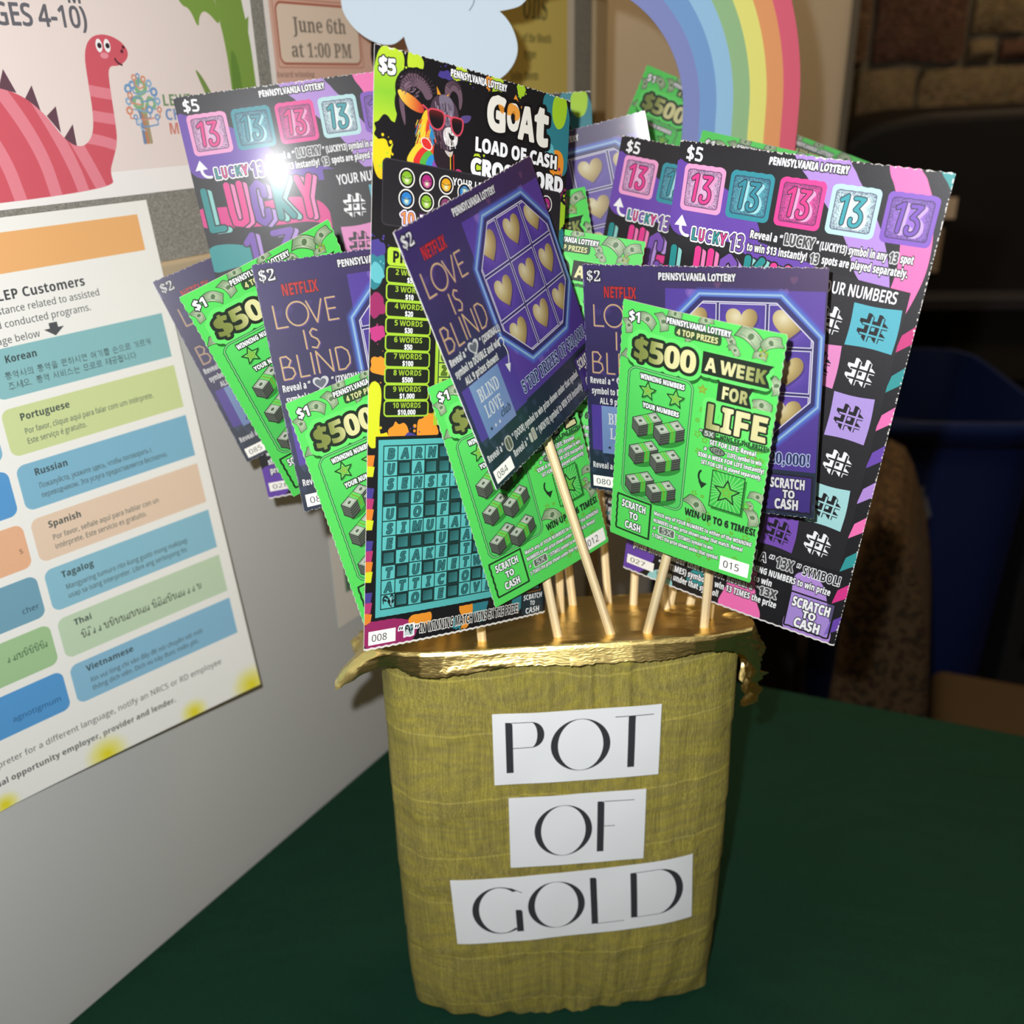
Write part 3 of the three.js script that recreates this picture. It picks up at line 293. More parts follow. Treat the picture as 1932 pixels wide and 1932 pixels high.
const goatTex = canvas(W8, H8, (c, w, h) => {
  c.fillStyle = '#151317'; c.fillRect(0, 0, w, h);
  const GR = '#a9d32c', YE = '#f2d31c', TE = '#2f7f8a', OR = '#f2962c', MA = '#9c2a62', PU = '#4a3f8e', BL = '#63b8c0';
  // paint splashes round the border
  c.fillStyle = lg(c, 0, 0, 0, 420, '#c2df30', '#86c42e', '#c9dd2c', '#f2c81c'); smooth(c, [[-10, -10], [120, -10], [110, 90], [70, 160], [110, 240], [60, 330], [90, 400], [-10, 430]], lg(c, 0, 0, 0, 420, '#c6e034', '#8fca34', '#cfdf30', '#f2c21c')); splat(c, 50, 260, 46, '#151317', 2); splat(c, 30, 330, 40, YE, 3); splat(c, 60, 370, 24, GR, 4);
  for (const [x, y, r, col, s] of [[160, 20, 34, '#c6e034', 11], [235, 12, 30, '#151317', 12], [290, 55, 34, PU, 13], [350, 25, 32, '#c6e034', 14], [360, 70, 30, PU, 15], [520, 10, 30, '#b7d934', 16], [640, 14, 22, GR, 17], [480, 20, 18, OR, 18], [440, 300, 30, '#c6e034', 19]]) splat(c, x, y, r, col, s, .5);
  smooth(c, [[740, -10], [w + 10, -10], [w + 10, 300], [820, 260], [780, 120]], TE); smooth(c, [[815, -10], [895, -10], [890, 90], [845, 125], [805, 80]], GR); smooth(c, [[800, 210], [850, 185], [890, 210], [885, 290], [840, 320], [805, 270]], OR); smooth(c, [[770, 190], [820, 165], [840, 230], [790, 240]], BL); splat(c, 850, 330, 46, MA, 22, .6); splat(c, 880, 420, 40, GR, 24, .8); splat(c, 890, 520, 40, TE, 25); splat(c, 888, 600, 34, YE, 26, .5); splat(c, 895, 700, 30, GR, 27); splat(c, 500, 395, 22, OR, 28); splat(c, 820, 395, 40, MA, 29); splat(c, 690, 380, 28, MA, 30);
  smooth(c, [[-10, 600], [60, 640], [50, 760], [-10, 790]], TE); splat(c, 24, 640, 30, PU, 31); splat(c, 20, 720, 34, BL, 32); splat(c, 22, 830, 40, MA, 33); splat(c, 30, 920, 30, '#c23a80', 34); splat(c, 40, 1030, 34, OR, 35); smooth(c, [[-10, 1080], [60, 1090], [40, 1250], [70, 1300], [-10, 1330]], '#d9df28'); for (const [x, y, r, col, s] of [[120, 1270, 42, OR, 36], [250, 1250, 46, OR, 37], [330, 1290, 26, PU, 38], [180, 1290, 26, PU, 39], [60, 1290, 30, YE, 40], [300, 1205, 24, YE, 41], [400, 1280, 30, PU, 42], [860, 1250, 50, OR, 43], [800, 1290, 30, GR, 44]]) splat(c, x, y, r, col, s, .3);
  { const q = rng(8); for (let i = 0; i < 16; i++) { const y = 1340 + i * 38; poly(c, [[0, y], [30, y + 6 * q()], [24, y + 40], [0, y + 44]], ['#e8862c', '#d9df28', '#151317', '#4a3f8e', '#b83a70'][i % 5]); poly(c, [[w, y], [w - 26, y], [w - 22, y + 40], [w, y + 40]], [MA, TE, OR, '#151317'][i % 4]); } }
  smooth(c, [[-10, 1930], [180, 1950], [240, 1990], [200, 2060], [-10, 2060]], MA); smooth(c, [[180, 1945], [290, 1925], [300, 1990], [200, 2000]], OR); splat(c, 470, 1940, 36, OR, 51, 1); splat(c, 540, 1960, 40, TE, 52, .6); splat(c, 420, 2010, 26, TE, 53); splat(c, 460, 2020, 18, OR, 54); splat(c, 760, 1960, 60, TE, 55); splat(c, 840, 1930, 40, OR, 56);
  // halo and goat
  smooth(c, [[70, 90], [150, 30], [300, 60], [400, 30], [440, 130], [430, 290], [360, 360], [120, 360], [60, 280], [100, 190]], '#151317');
  c.save(); c.translate(76, 42); c.scale(.80, .66); goatHead(c, false); c.restore();
  fit(c, '$5', 16, 84, 82, 66, { lines: [['#151317', 12]], heavy: 4 }); fit(c, 'PENNSYLVANIA LOTTERY', 306, 568, 38, 32, { lines: [['#151317', 8]], heavy: 2 });
  // title
  poly(c, [[560, 92], [552, 50], [588, 72], [612, 30], [640, 70], [690, 46], [680, 96]], OR, '#151317', 8);
  const LETS = [['G', 474, 574, 176, 156], ['O', 572, 640, 160, 118], ['A', 636, 714, 182, 152], ['t', 716, 794, 188, 190]];
  for (const [ch, x0, x1, y, sz] of LETS) fit(c, ch, x0, x1, y, sz, { lines: [['#0b0a0c', 40]], color: null });
  for (const [ch, x0, x1, y, sz] of LETS) { fit(c, ch, x0, x1, y, sz, { lines: [['#0b0a0c', 30]], color: '#f6f1e4', heavy: 11 }); }
  smooth(c, [[575, 76], [600, 70], [636, 84], [640, 112], [622, 130], [604, 122], [590, 112], [572, 118]], 'rgba(240,154,48,.9)'); smooth(c, [[524, 84], [560, 88], [556, 118], [540, 112]], 'rgba(240,154,48,.9)'); c.beginPath(); c.ellipse(603, 118, 10, 14, 0, 0, 7); c.fillStyle = '#151317'; c.fill();
  fit(c, 'LOAD OF CASH', 424, 852, 262, 64, { lines: [['#0b0a0c', 16]], heavy: 4 }); fit(c, 'CROSSWORD', 408, 892, 346, 78, { lines: [['#0b0a0c', 18]], heavy: 7 });
  // letters panel
  rr(c, 40, 346, 840, 214, 18, '#232025', '#3a363d', 4); fit(c, 'YOUR LETTERS', 330, 560, 394, 36, { lines: [['#0b0a0c', 6]] });
  { const cs = ['#86b82c', '#b02a7c', '#e8a41e', '#2f7fc8', '#8a3f9c', '#e8a41e', '#86b82c', '#2f7fc8', '#b02a7c', '#2f7fc8', '#86b82c', '#8a3f6c', '#c23a7c', '#e8a41e', '#8a3f9c', '#2f7fc8', '#86b82c', '#c23a6c']; for (let i = 0; i < 18; i++) { const x = 136 + (i % 9) * 83, y = 398 + Math.floor(i / 9) * 68; if (i < 9 && i > 3 && i < 6) continue; c.beginPath(); c.ellipse(x, y + (i === 3 ? 14 : 0), 30, 30, 0, 0, 7); c.fillStyle = '#151317'; c.fill(); c.strokeStyle = '#f3efe6'; c.lineWidth = 5; c.stroke(); c.beginPath(); c.ellipse(x, y + (i === 3 ? 14 : 0), 21, 22, 0, 0, 7); c.fillStyle = rg(c, x, y + 8, 2, 28, '#e6ecc0', cs[i], cs[i]); c.fill(); c.strokeStyle = 'rgba(20,20,20,.5)'; c.lineWidth = 3; c.beginPath(); c.moveTo(x - 18, y - 4); c.quadraticCurveTo(x, y + 5, x + 18, y - 4); c.stroke(); } }
  fit(c, '10', 112, 172, 550, 58, { color: '#e2934a', lines: [['#f4eef4', 14], ['#6a4a9a', 5]] }); fit(c, 'BONUS LETTERS', 190, 500, 546, 48, { lines: [['#5a2a6a', 10]] });
  // prize legend
  rr(c, 62, 628, 200, 66, 16, '#b4d838', '#151317', 5); fit(c, 'PRIZES', 84, 240, 680, 52, { color: '#151317', lines: [], heavy: 2 });
  [['2', '$5'], ['3', '$10'], ['4', '$20'], ['5', '$30'], ['6', '$50'], ['7', '$100'], ['8', '$500'], ['9', '$1,000'], ['10', '$10,000']].forEach(([n, p], i) => { const y = 696 + i * 57; rr(c, 64, y, 186, 53, 12, '#171d14', '#a7cf34', 6); fit(c, n + ' WORDS', 98, 218, y + 25, 26, { color: '#a9cc38' }); text(c, p, 158, y + 49, 25, { align: 'center', sx: .85, heavy: .6 }); });
  // first crossword, lime
  const cw = (x0, y0, cell, rows, base, block, ink) => { rows.forEach((row, j) => row.split('').forEach((ch, i) => { const x = x0 + i * cell[0], y = y0 + j * cell[1]; if (ch === '#') { c.fillStyle = lg(c, x, y, x + cell[0], y + cell[1], block[0], block[1]); c.fillRect(x, y, cell[0], cell[1]); c.strokeStyle = '#102422'; c.lineWidth = 5; c.strokeRect(x + 5, y + 5, cell[0] - 10, cell[1] - 10); } else { c.fillStyle = base; c.fillRect(x, y, cell[0], cell[1]); if (ch === '*') { c.save(); c.beginPath(); c.rect(x, y, cell[0], cell[1]); c.clip(); c.translate(x + 4, y); c.scale(cell[0] / 420, cell[1] / 420); goatHead(c, true); c.restore(); } else text(c, ch, x + cell[0] / 2, y + cell[1] * .84, cell[1] * .88, { align: 'center', sx: .98, color: ink, skew: .12, lines: [['#12302f', 7]], heavy: 3 }); } c.strokeStyle = '#12302f'; c.lineWidth = 4; c.strokeRect(x, y, cell[0], cell[1]); })); };
  c.fillStyle = '#a7cf34'; c.fillRect(276, 640, 590, 600); cw(292, 658, [51, 51], ['PLANET#ROAM', 'I###A#I###A', 'ZEBRA#VINES', '#A##L#E###O', '#GRAPES#ZIN', 'Z##O###O##S', 'OCEAN#TOPIC', 'Z###E#R###A', 'EARLY#ISLET', '#B###P#A##E', 'JOKER#LANE#'], '#b5d652', ['#3c4a16', '#6f8a2a'], '#5f7a20');
  // second crossword, teal
  c.fillStyle = '#0f1416'; c.fillRect(32, 1276, 842, 668); c.fillStyle = '#58b7b4'; c.fillRect(44, 1288, 818, 644);
  cw(66, 1310, [59, 54], ['BARN###LAMP#S', 'U#A##T###A##A', 'SENSITIVE#LOT', '##D#N#D#R#I##', 'U#O#F#E#A#N#T', 'SIMULATES#KEY', 'E###U#A###S##', '#SAKE#T#OAK#E', 'T#U#NETWORK#R', 'ATTIC#O#S#YAM', '*#O#E#OVENS#A'], '#5fc0bc', ['#1d4a4c', '#3f8f8e'], '#2f6f70');
  // foot
  text(c, '“', 146, 2014, 44, { lines: [['#fff', 9]], color: '#151317' }); c.fillStyle = '#cfd6d2'; c.fillRect(170, 1976, 44, 46); c.save(); c.translate(172, 1976); c.scale(.1, .1); goatHead(c, true); c.restore(); c.strokeStyle = '#fff'; c.lineWidth = 5; c.strokeRect(170, 1976, 44, 46); text(c, '”', 218, 2016, 44, { lines: [['#fff', 9]], color: '#151317' });
  fit(c, 'IN WINNING MATCH WINS 5X THE PRIZE!', 240, 750, 2018, 50, { color: '#151317', lines: [['#f4f0e6', 8]], heavy: 1 });
  rr(c, 766, 1948, 132, 90, 4, '#17303a', '#0b0a0c', 5); fit(c, 'SCRATCH', 776, 888, 1976, 30, {}); fit(c, 'TO', 816, 846, 2002, 26, {}); fit(c, 'CASH', 790, 876, 2034, 34, {});
  c.fillStyle = '#efe9e0'; c.fillRect(0, h - 8, w, 8); torn(c, w, h, ['t'], 75, 22); grain(c, w, h, 9000, .05, 8);
});

// ---------------------------------------------------------------- the tickets themselves
const printMat = (map, more = {}) => new THREE.MeshPhysicalMaterial({ map, roughness: 0.5, clearcoat: 0.3, clearcoatRoughness: 0.17, ...more });
const paperMat = std(lin(0.72, 0.70, 0.65), 0.85);
const scratchBump = dataTex(256, 256, (u, v) => 0.5 + 0.3 * tile(u, v, 120, 1) + 0.2 * tile(u, v, 240, 5)); scratchBump.repeat.set(3, 6);
const KINDS = {
  D: { w: 0.066, h: 0.1056, nx: 8, ny: 62, bend: 0.0012, teeth: 'sides', mat: printMat(dollarTex, { color: lin(0.68, 0.68, 0.68), clearcoat: 0, roughness: 0.6 }), field: [0.795, 0.919, 0.982, 0.982] },
  L: { w: 0.100, h: 0.100, nx: 60, ny: 10, bend: 0.0012, teeth: 'ends', mat: printMat(heartsTex, { clearcoat: 0.22, clearcoatRoughness: 0.15, color: lin(0.50, 0.50, 0.50) }), field: [0.017, 0.932, 0.145, 0.984] },
  K: { w: 0.1076, h: 0.2012, nx: 60, ny: 12, bend: 0.0015, teeth: 'ends', mat: printMat(luckyTex, { clearcoat: 0.1, clearcoatRoughness: 0.17, roughness: 0.5, color: lin(0.76, 0.76, 0.76), bumpMap: scratchBump, bumpScale: 0.00003 }), field: [0.015, 0.957, 0.155, 0.981] },
  G: { w: 0.1016, h: 0.2286, nx: 60, ny: 14, bend: 0.0015, teeth: 'ends', mat: printMat(goatTex, { color: lin(0.82, 0.82, 0.82) }), field: [0.018, 0.967, 0.145, 0.992] },
};
function cardGeometry(k) {
  const { w, h, nx, ny, bend, teeth } = k, T = 0.0003, pos = [], uv = [], nor = [], front = [], side = [];
  const P = (i, j) => { let x = i / nx, y = j / ny, dx = 0, dy = 0; const t = 0.00035; if (teeth === 'ends') { if (j === 0) dy = (i % 2 ? -t : t * .2); if (j === ny) dy = (i % 2 ? t : -t * .2); } else { if (i === 0) dx = (j % 2 ? -t : t * .2); if (i === nx) dx = (j % 2 ? t : -t * .2); } const u = x + dx / w, v = y + dy / h; const s = x - .5; return [(u - .5) * w, (.5 - v) * h, -bend * 4 * s * s + bend * .33, Math.min(1, Math.max(0, u)), 1 - Math.min(1, Math.max(0, v)), bend * 8 * s / w]; };
  for (const f of [0, 1]) { const b = pos.length / 3; for (let j = 0; j <= ny; j++) for (let i = 0; i <= nx; i++) { const p = P(i, j); pos.push(p[0], p[1], p[2] + (f ? -T : 0)); uv.push(p[3], p[4]); const n = new THREE.Vector3(p[5], 0, 1).normalize().multiplyScalar(f ? -1 : 1); nor.push(n.x, n.y, n.z); } for (let j = 0; j < ny; j++) for (let i = 0; i < nx; i++) { const a = b + j * (nx + 1) + i, q = a + nx + 1; if (!f) front.push(a, q, a + 1, a + 1, q, q + 1); else side.push(a, a + 1, q, a + 1, q + 1, q); } }
  const ring = []; for (let i = 0; i < nx; i++) ring.push([i, 0]); for (let j = 0; j < ny; j++) ring.push([nx, j]); for (let i = nx; i > 0; i--) ring.push([i, ny]); for (let j = ny; j > 0; j--) ring.push([0, j]);
  const cx = 0; ring.forEach((r, n) => { const a = P(...r), q = P(...ring[(n + 1) % ring.length]), b = pos.length / 3; const e = new THREE.Vector3(q[1] - a[1], a[0] - q[0], 0).normalize().multiplyScalar(-1); for (const p of [a, q]) for (const z of [0, -T]) { pos.push(p[0], p[1], p[2] + z); uv.push(p[3], p[4]); nor.push(e.x, e.y, 0); } side.push(b, b + 2, b + 1, b + 1, b + 2, b + 3); });
  const g = new THREE.BufferGeometry(); g.setAttribute('position', new THREE.Float32BufferAttribute(pos, 3)); g.setAttribute('normal', new THREE.Float32BufferAttribute(nor, 3)); g.setAttribute('uv', new THREE.Float32BufferAttribute(uv, 2)); g.setIndex([...front, ...side]); g.addGroup(0, front.length, 0); g.addGroup(front.length, side.length, 1); return g;
}
for (const k of Object.values(KINDS)) k.geometry = cardGeometry(k);
const fieldTex = (s) => canvas(220, 110, (c) => { c.fillStyle = '#efece4'; c.fillRect(0, 0, 220, 110); text(c, s, 24, 84, 76, { bold: false, color: '#26242a', w: 128 }); });
const woodTex = canvas(64, 512, (c, w, h) => { c.fillStyle = '#f6e2b4'; c.fillRect(0, 0, w, h); const q = rng(21); for (let i = 0; i < 90; i++) { c.strokeStyle = q() < .5 ? 'rgba(150,105,50,.25)' : 'rgba(255,235,190,.3)'; c.lineWidth = 1 + q(); const x = q() * w; c.beginPath(); c.moveTo(x, 0); c.lineTo(x + 6 * (q() - .5), h); c.stroke(); } });
const skewerMat = new THREE.MeshStandardMaterial({ map: woodTex, roughness: 0.7 });
// kind, centre, quaternion, number, foot of the skewer in the pot (x, z), and where it holds the card (u, v)
const TICKETS = [
  ['D', 0.0698, 1.1001, -0.3536, 0.0565, -0.3181, -0.0278, 0.9460, '015', [0.0638, -0.3956], [0.52, 0.55], 'green one-dollar scratch ticket 015, frontmost of the tickets on the right'],
  ['L', 0.0768, 1.1152, -0.3775, -0.0046, -0.2594, 0.0237, 0.9655, '080', [0.0919, -0.4000], [0.62, 0.45], 'purple two-dollar ticket 080 with gold hearts, just behind green ticket 015'],
  ['K', 0.1072, 1.1041, -0.3907, 0.0065, -0.3011, -0.0482, 0.9523, '027', [0.0977, -0.4150], [0.42, 0.75], 'large black five-dollar ticket 027, farthest right of all tickets'],
  ['G', -0.0149, 1.1250, -0.3879, -0.1025, 0.3531, -0.0754, 0.9269, '008', [-0.0159, -0.3931], [0.5, 0.7], 'tall crossword ticket 008 with a goat in sunglasses, front one of the two'],
  ['L', 0.0033, 1.1489, -0.3728, -0.0713, 0.4887, 0.1443, 0.8575, '084', [0.0457, -0.3950], [0.50, 0.33], 'tilted purple two-dollar ticket 084 standing in front of the goat ticket'],
  ['D', 0.0069, 1.0778, -0.3862, -0.0161, 0.2847, 0.1149, 0.9516, '012', [0.0204, -0.3943], [0.5, 0.6], 'tilted green one-dollar ticket 012 below purple ticket 084'],
  ['D', -0.0489, 1.0752, -0.3744, -0.0313, 0.3151, 0.1034, 0.9429, '013', [-0.036, -0.405], [0.55, 0.6], 'green one-dollar ticket touching the left edge of the goat ticket, lowest on the left'],
  ['L', -0.0478, 1.1229, -0.3929, -0.0989, 0.2346, 0.0432, 0.9661, '081', [-0.03, -0.415], [0.5, 0.6], 'purple two-dollar ticket left of the goat ticket, between two green tickets'],
  ['D', -0.0843, 1.1235, -0.3971, 0.1194, 0.2472, 0.1614, 0.9479, '014', [-0.046, -0.412], [0.5, 0.6], 'green one-dollar ticket at far left, overlapping a black five-dollar ticket'],
  ['K', -0.0905, 1.1355, -0.4939, -0.0410, 0.1096, 0.0537, 0.9917, '028', [-0.04, -0.452], [0.55, 0.75], 'black five-dollar ticket 028 on the left with a white glare on it'],
  ['L', -0.1140, 1.1151, -0.4960, -0.0708, 0.2306, 0.1674, 0.9559, '085', [-0.046, -0.448], [0.5, 0.6], 'purple two-dollar ticket nearest the poster wall, only its left strip showing'],
  ['G', 0.0012, 1.1144, -0.5340, -0.1086, -0.0253, 0.0211, 0.9935, '009', [0.012, -0.456], [0.5, 0.75], 'second goat crossword ticket, only its teal edge showing behind the first'],
  ['D', 0.0216, 1.1195, -0.4378, -0.0493, -0.0831, -0.0783, 0.9922, '016', [0.024, -0.438], [0.5, 0.6], 'green one-dollar ticket whose corner shows just above the left of purple ticket 080'],
  ['D', 0.0155, 1.1298, -0.4697, -0.0421, 0.1005, 0.0780, 0.9910, '017', [0.03, -0.452], [0.5, 0.6], 'green one-dollar ticket showing as a sliver beside the goat ticket, over dim purple hearts'],
  ['L', 0.0332, 1.1589, -0.5154, -0.0345, -0.1060, 0.1105, 0.9876, '082', [0.05, -0.458], [0.55, 0.6], 'purple two-dollar ticket at the back with a pink shine on its corner'],
  ['D', 0.0948, 1.1804, -0.6124, -0.0185, -0.1626, -0.1955, 0.9669, '018', [0.066, -0.46], [0.5, 0.6], 'green one-dollar ticket tilted behind the inner violet band of the paper rainbow'],
  ['K', 0.0862, 1.1006, -0.4774, -0.0176, -0.2626, -0.0869, 0.9608, '026', [0.078, -0.44], [0.45, 0.8], 'second black five-dollar ticket, behind and left of large ticket 027'],
  ['D', 0.1200, 1.1504, -0.5116, -0.0261, -0.1862, -0.1132, 0.9756, '019', [0.086, -0.45], [0.5, 0.6], 'green one-dollar ticket peeking over black ticket 027 in front of the rainbow foot'],
  ['D', 0.1645, 1.1485, -0.5983, -0.0137, -0.1875, -0.1779, 0.9659, '020', [0.098, -0.452], [0.5, 0.6], 'blurred green one-dollar ticket peeking over black ticket 027 right of the rainbow'],
];
const FOOT_Y = 0.9905;
const groupOf = { D: 'green one-dollar tickets', L: 'purple two-dollar tickets', K: 'black five-dollar tickets', G: 'goat crossword tickets' };
const skewerGeo = new THREE.CylinderGeometry(0.0022, 0.0022, 1, 12); 
function rod(parent, name, a, b, material, geo = skewerGeo) {   // a round stick from a to b, in world space, hung under parent
  const inv = parent.matrixWorld.clone().invert(), p = a.clone().applyMatrix4(inv), q = b.clone().applyMatrix4(inv), d = q.clone().sub(p), m = mesh(name, geo, material, parent);
  m.position.copy(p).addScaledVector(d, .5); m.scale.y = d.length(); m.quaternion.setFromUnitVectors(new THREE.Vector3(0, 1, 0), d.normalize()); return m;
}
for (const [kind, x, y, z, a, b, c, d, num, foot, hold, label] of TICKETS) {
  const k = KINDS[kind], t = thing('scratch_ticket', label, 'ticket', [x, y, z], 0, groupOf[kind]);
  t.quaternion.set(a, b, c, d).normalize(); t.updateMatrixWorld(true);
  mesh('card', k.geometry, [k.mat, paperMat], t);
  const [u0, v0, u1, v1] = k.field, f = new THREE.PlaneGeometry((u1 - u0) * k.w, (v1 - v0) * k.h), uc = (u0 + u1) / 2, vc = (v0 + v1) / 2, s = uc - .5, bz = -k.bend * 4 * s * s + k.bend * .33;
  const fm = mesh('number_field', f, printMat(fieldTex(num)), t); fm.position.set((uc - .5) * k.w, (.5 - vc) * k.h, bz + 0.00012); fm.rotation.y = Math.atan(k.bend * 8 * s / k.w);
  // skewer: from behind the card down into the pot
  const A = new THREE.Vector3((hold[0] - .5) * k.w, (.5 - hold[1]) * k.h, -0.0034).applyMatrix4(t.matrixWorld), C = new THREE.Vector3(foot[0], FOOT_Y, foot[1]), B = C.clone().addScaledVector(C.clone().sub(A).normalize(), 0.03);
  rod(t, 'skewer', A, B, skewerMat);
}
// ---------------------------------------------------------------- papers pinned on the partition
const sheetSide = std(lin(0.7, 0.68, 0.63), 0.9);
function sheet(name, label, s0, s1, y0, y1, map, z = 0.0006, rough = 0.55) {
  const g = box(s1 - s0, y1 - y0, 0.0004, (s0 + s1) / 2, (y0 + y1) / 2, z), m = mesh(name, g, [sheetSide, sheetSide, sheetSide, sheetSide, new THREE.MeshStandardMaterial({ map, roughness: rough }), sheetSide], scene);
  return onWall(tag(m, label, 'poster'));
}
const dinoTex = canvas(1892, 1232, (c, w, h) => {
  const S = 4400, X = (s) => (s + 0.186) * S, Y = (y) => (1.465 - y) * S, pt = (a) => a.map(([s, y]) => [X(s), Y(y)]);
  c.fillStyle = '#fbf7f3'; c.fillRect(0, 0, w, h); c.fillStyle = '#f2e3dc'; c.fillRect(26, 26, w - 52, h - 78);
  const body = [[-.03, 1.188], [-.04, 1.205], [-.02, 1.225], [.03, 1.236], [.075, 1.2375], [.096, 1.2345], [.108, 1.225], [.115, 1.2135], [.123, 1.2085], [.1305, 1.2125], [.1335, 1.222], [.134, 1.238], [.1345, 1.25], [.139, 1.257], [.147, 1.2588], [.155, 1.2565], [.1595, 1.252], [.1585, 1.2478], [.153, 1.2446], [.1465, 1.2448], [.1455, 1.236], [.1452, 1.222], [.1445, 1.2105], [.1395, 1.2015], [.137, 1.197], [.1385, 1.188]];
  for (const [a, b, d] of [[[.076, 1.237], [.085, 1.2362], [.0795, 1.245]], [[.0885, 1.2352], [.0965, 1.2335], [.0925, 1.2432]], [[.1, 1.231], [.1065, 1.2255], [.1045, 1.2365]], [[.109, 1.2235], [.1145, 1.216], [.1145, 1.2275]], [[.1155, 1.2135], [.1215, 1.2085], [.1215, 1.2195]]]) poly(c, pt([a, b, d]), '#6a4a56');
  c.save(); smooth(c, pt(body), '#d95f6c'); c.clip(); 
  for (const q of [[[-.0, 1.236], [.02, 1.215], [.028, 1.18]], [[.035, 1.24], [.05, 1.215], [.056, 1.18]], [[.065, 1.24], [.083, 1.215], [.089, 1.18]], [[.0865, 1.238], [.102, 1.215], [.107, 1.18]], [[.1045, 1.232], [.1165, 1.208], [.1225, 1.18]], [[.1175, 1.22], [.1255, 1.203], [.133, 1.184]]]) smooth(c, pt(q), null, '#ec8b98', 27, false);
  for (const [y, dy] of [[1.2335, -.002], [1.2222, -.002], [1.2115, -.006]]) smooth(c, pt([[.126, y + .002], [.139, y - .0005], [.15, y + dy]]), null, '#ec8b98', 22, false);
  c.restore();
  for (const s of [.1435, .148]) { c.beginPath(); c.ellipse(X(s), Y(1.2535), 8, 13, 0, 0, 7); c.fillStyle = '#fff'; c.fill(); c.beginPath(); c.arc(X(s) + 1, Y(1.2535), 5, 0, 7); c.fillStyle = '#33262c'; c.fill(); }
  c.beginPath(); c.ellipse(X(.1455), Y(1.2492), 10, 6, 0, 0, 7); c.fillStyle = '#f29aa6'; c.fill(); c.fillStyle = '#5c2a34'; for (const [s, y] of [[.1558, 1.2512], [.157, 1.253]]) { c.beginPath(); c.arc(X(s), Y(y), 3.5, 0, 7); c.fill(); } c.strokeStyle = '#5c2a34'; c.lineWidth = 4; c.beginPath(); c.moveTo(X(.1512), Y(1.2478)); c.quadraticCurveTo(X(.152), Y(1.2458), X(.1545), Y(1.2452)); c.stroke();
  text(c, '(AGES 4-10)', X(.1395), Y(1.2608), 52, { align: 'right', color: '#6b6a70', sx: .92, bold: false, heavy: 2.5 }); text(c, 'M', X(.1385), Y(1.2712), 40, { align: 'right', color: '#6b6a70', bold: false, heavy: 2 });
  // leafy stem at the right
  smooth(c, pt([[.213, 1.32], [.219, 1.275], [.2225, 1.255], [.223, 1.236], [.223, 1.18], [.242, 1.18], [.241, 1.24], [.2405, 1.26], [.237, 1.28], [.234, 1.32]]), '#86a84c'); smooth(c, pt([[.224, 1.255], [.23, 1.25], [.231, 1.225], [.227, 1.19], [.223, 1.19]]), '#6e9440');
  smooth(c, pt([[.2225, 1.262], [.212, 1.272], [.207, 1.269], [.2055, 1.262], [.2015, 1.272], [.196, 1.273], [.19, 1.285], [.2, 1.3], [.215, 1.29]]), '#86a84c'); poly(c, pt([[.236, 1.266], [.2415, 1.27], [.2395, 1.26]]), '#86a84c'); smooth(c, pt([[.1985, 1.245], [.205, 1.238], [.214, 1.22], [.207, 1.225], [.202, 1.236]]), '#7f9a52');
  // little tree emblem
  const q = rng(6), cols = ['#7fa3cf', '#e09a80', '#8fbd90', '#93b7d8', '#b5cde2']; c.strokeStyle = '#b98a6a'; c.lineWidth = 9; for (const k of [-1, 0, 1]) { c.strokeStyle = ['#7d8fb0', '#c98c68', '#b0a080'][k + 1]; c.beginPath(); c.moveTo(X(.1625) + k * 8, Y(1.2095)); c.lineTo(X(.1622) + k * 6, Y(1.223)); c.lineTo(X(.1622) + k * 22, Y(1.23)); c.stroke(); }
  for (const [s, y, r, k] of [[.1632, 1.2352, 17, 2], [.1605, 1.2282, 15, 2], [.168, 1.2275, 14, 2], [.1557, 1.2345, 10, 0], [.1585, 1.2362, 9, 0], [.1548, 1.2288, 8, 3], [.1562, 1.2315, 7, 1], [.1625, 1.2402, 6, 0], [.1602, 1.2395, 7, 1], [.1655, 1.2388, 7, 1], [.1685, 1.2368, 8, 3], [.1708, 1.2328, 10, 0], [.1722, 1.2285, 8, 3], [.1665, 1.2245, 9, 0], [.1725, 1.2245, 7, 1], [.1545, 1.2245, 9, 1], [.1575, 1.2215, 6, 0], [.1705, 1.221, 7, 0], [.1595, 1.2195, 6, 4]]) { c.strokeStyle = cols[k]; c.lineWidth = 3; c.beginPath(); c.moveTo(X(s), Y(y)); c.lineTo(X(s), Y(y - .0035)); c.lineTo(X(.1622), Y(y - .0045)); c.stroke(); c.beginPath(); c.arc(X(s), Y(y), r, 0, 7); c.fillStyle = cols[k]; c.fill(); c.beginPath(); c.arc(X(s), Y(y), r * .45, 0, 7); c.fillStyle = '#efe4da'; c.fill(); }
  text(c, 'LEWI', X(.175), Y(1.2262), 34, { color: '#7d9a72' }); text(c, 'CHIL', X(.1755), Y(1.2195), 34, { color: '#7f9ac8' }); text(c, 'MU', X(.1765), Y(1.2125), 34, { color: '#d88a7c' });
});
sheet('event_poster', 'landscape poster with a striped pink dinosaur, upper left', -0.186, 0.244, 1.185, 1.465, dinoTex);
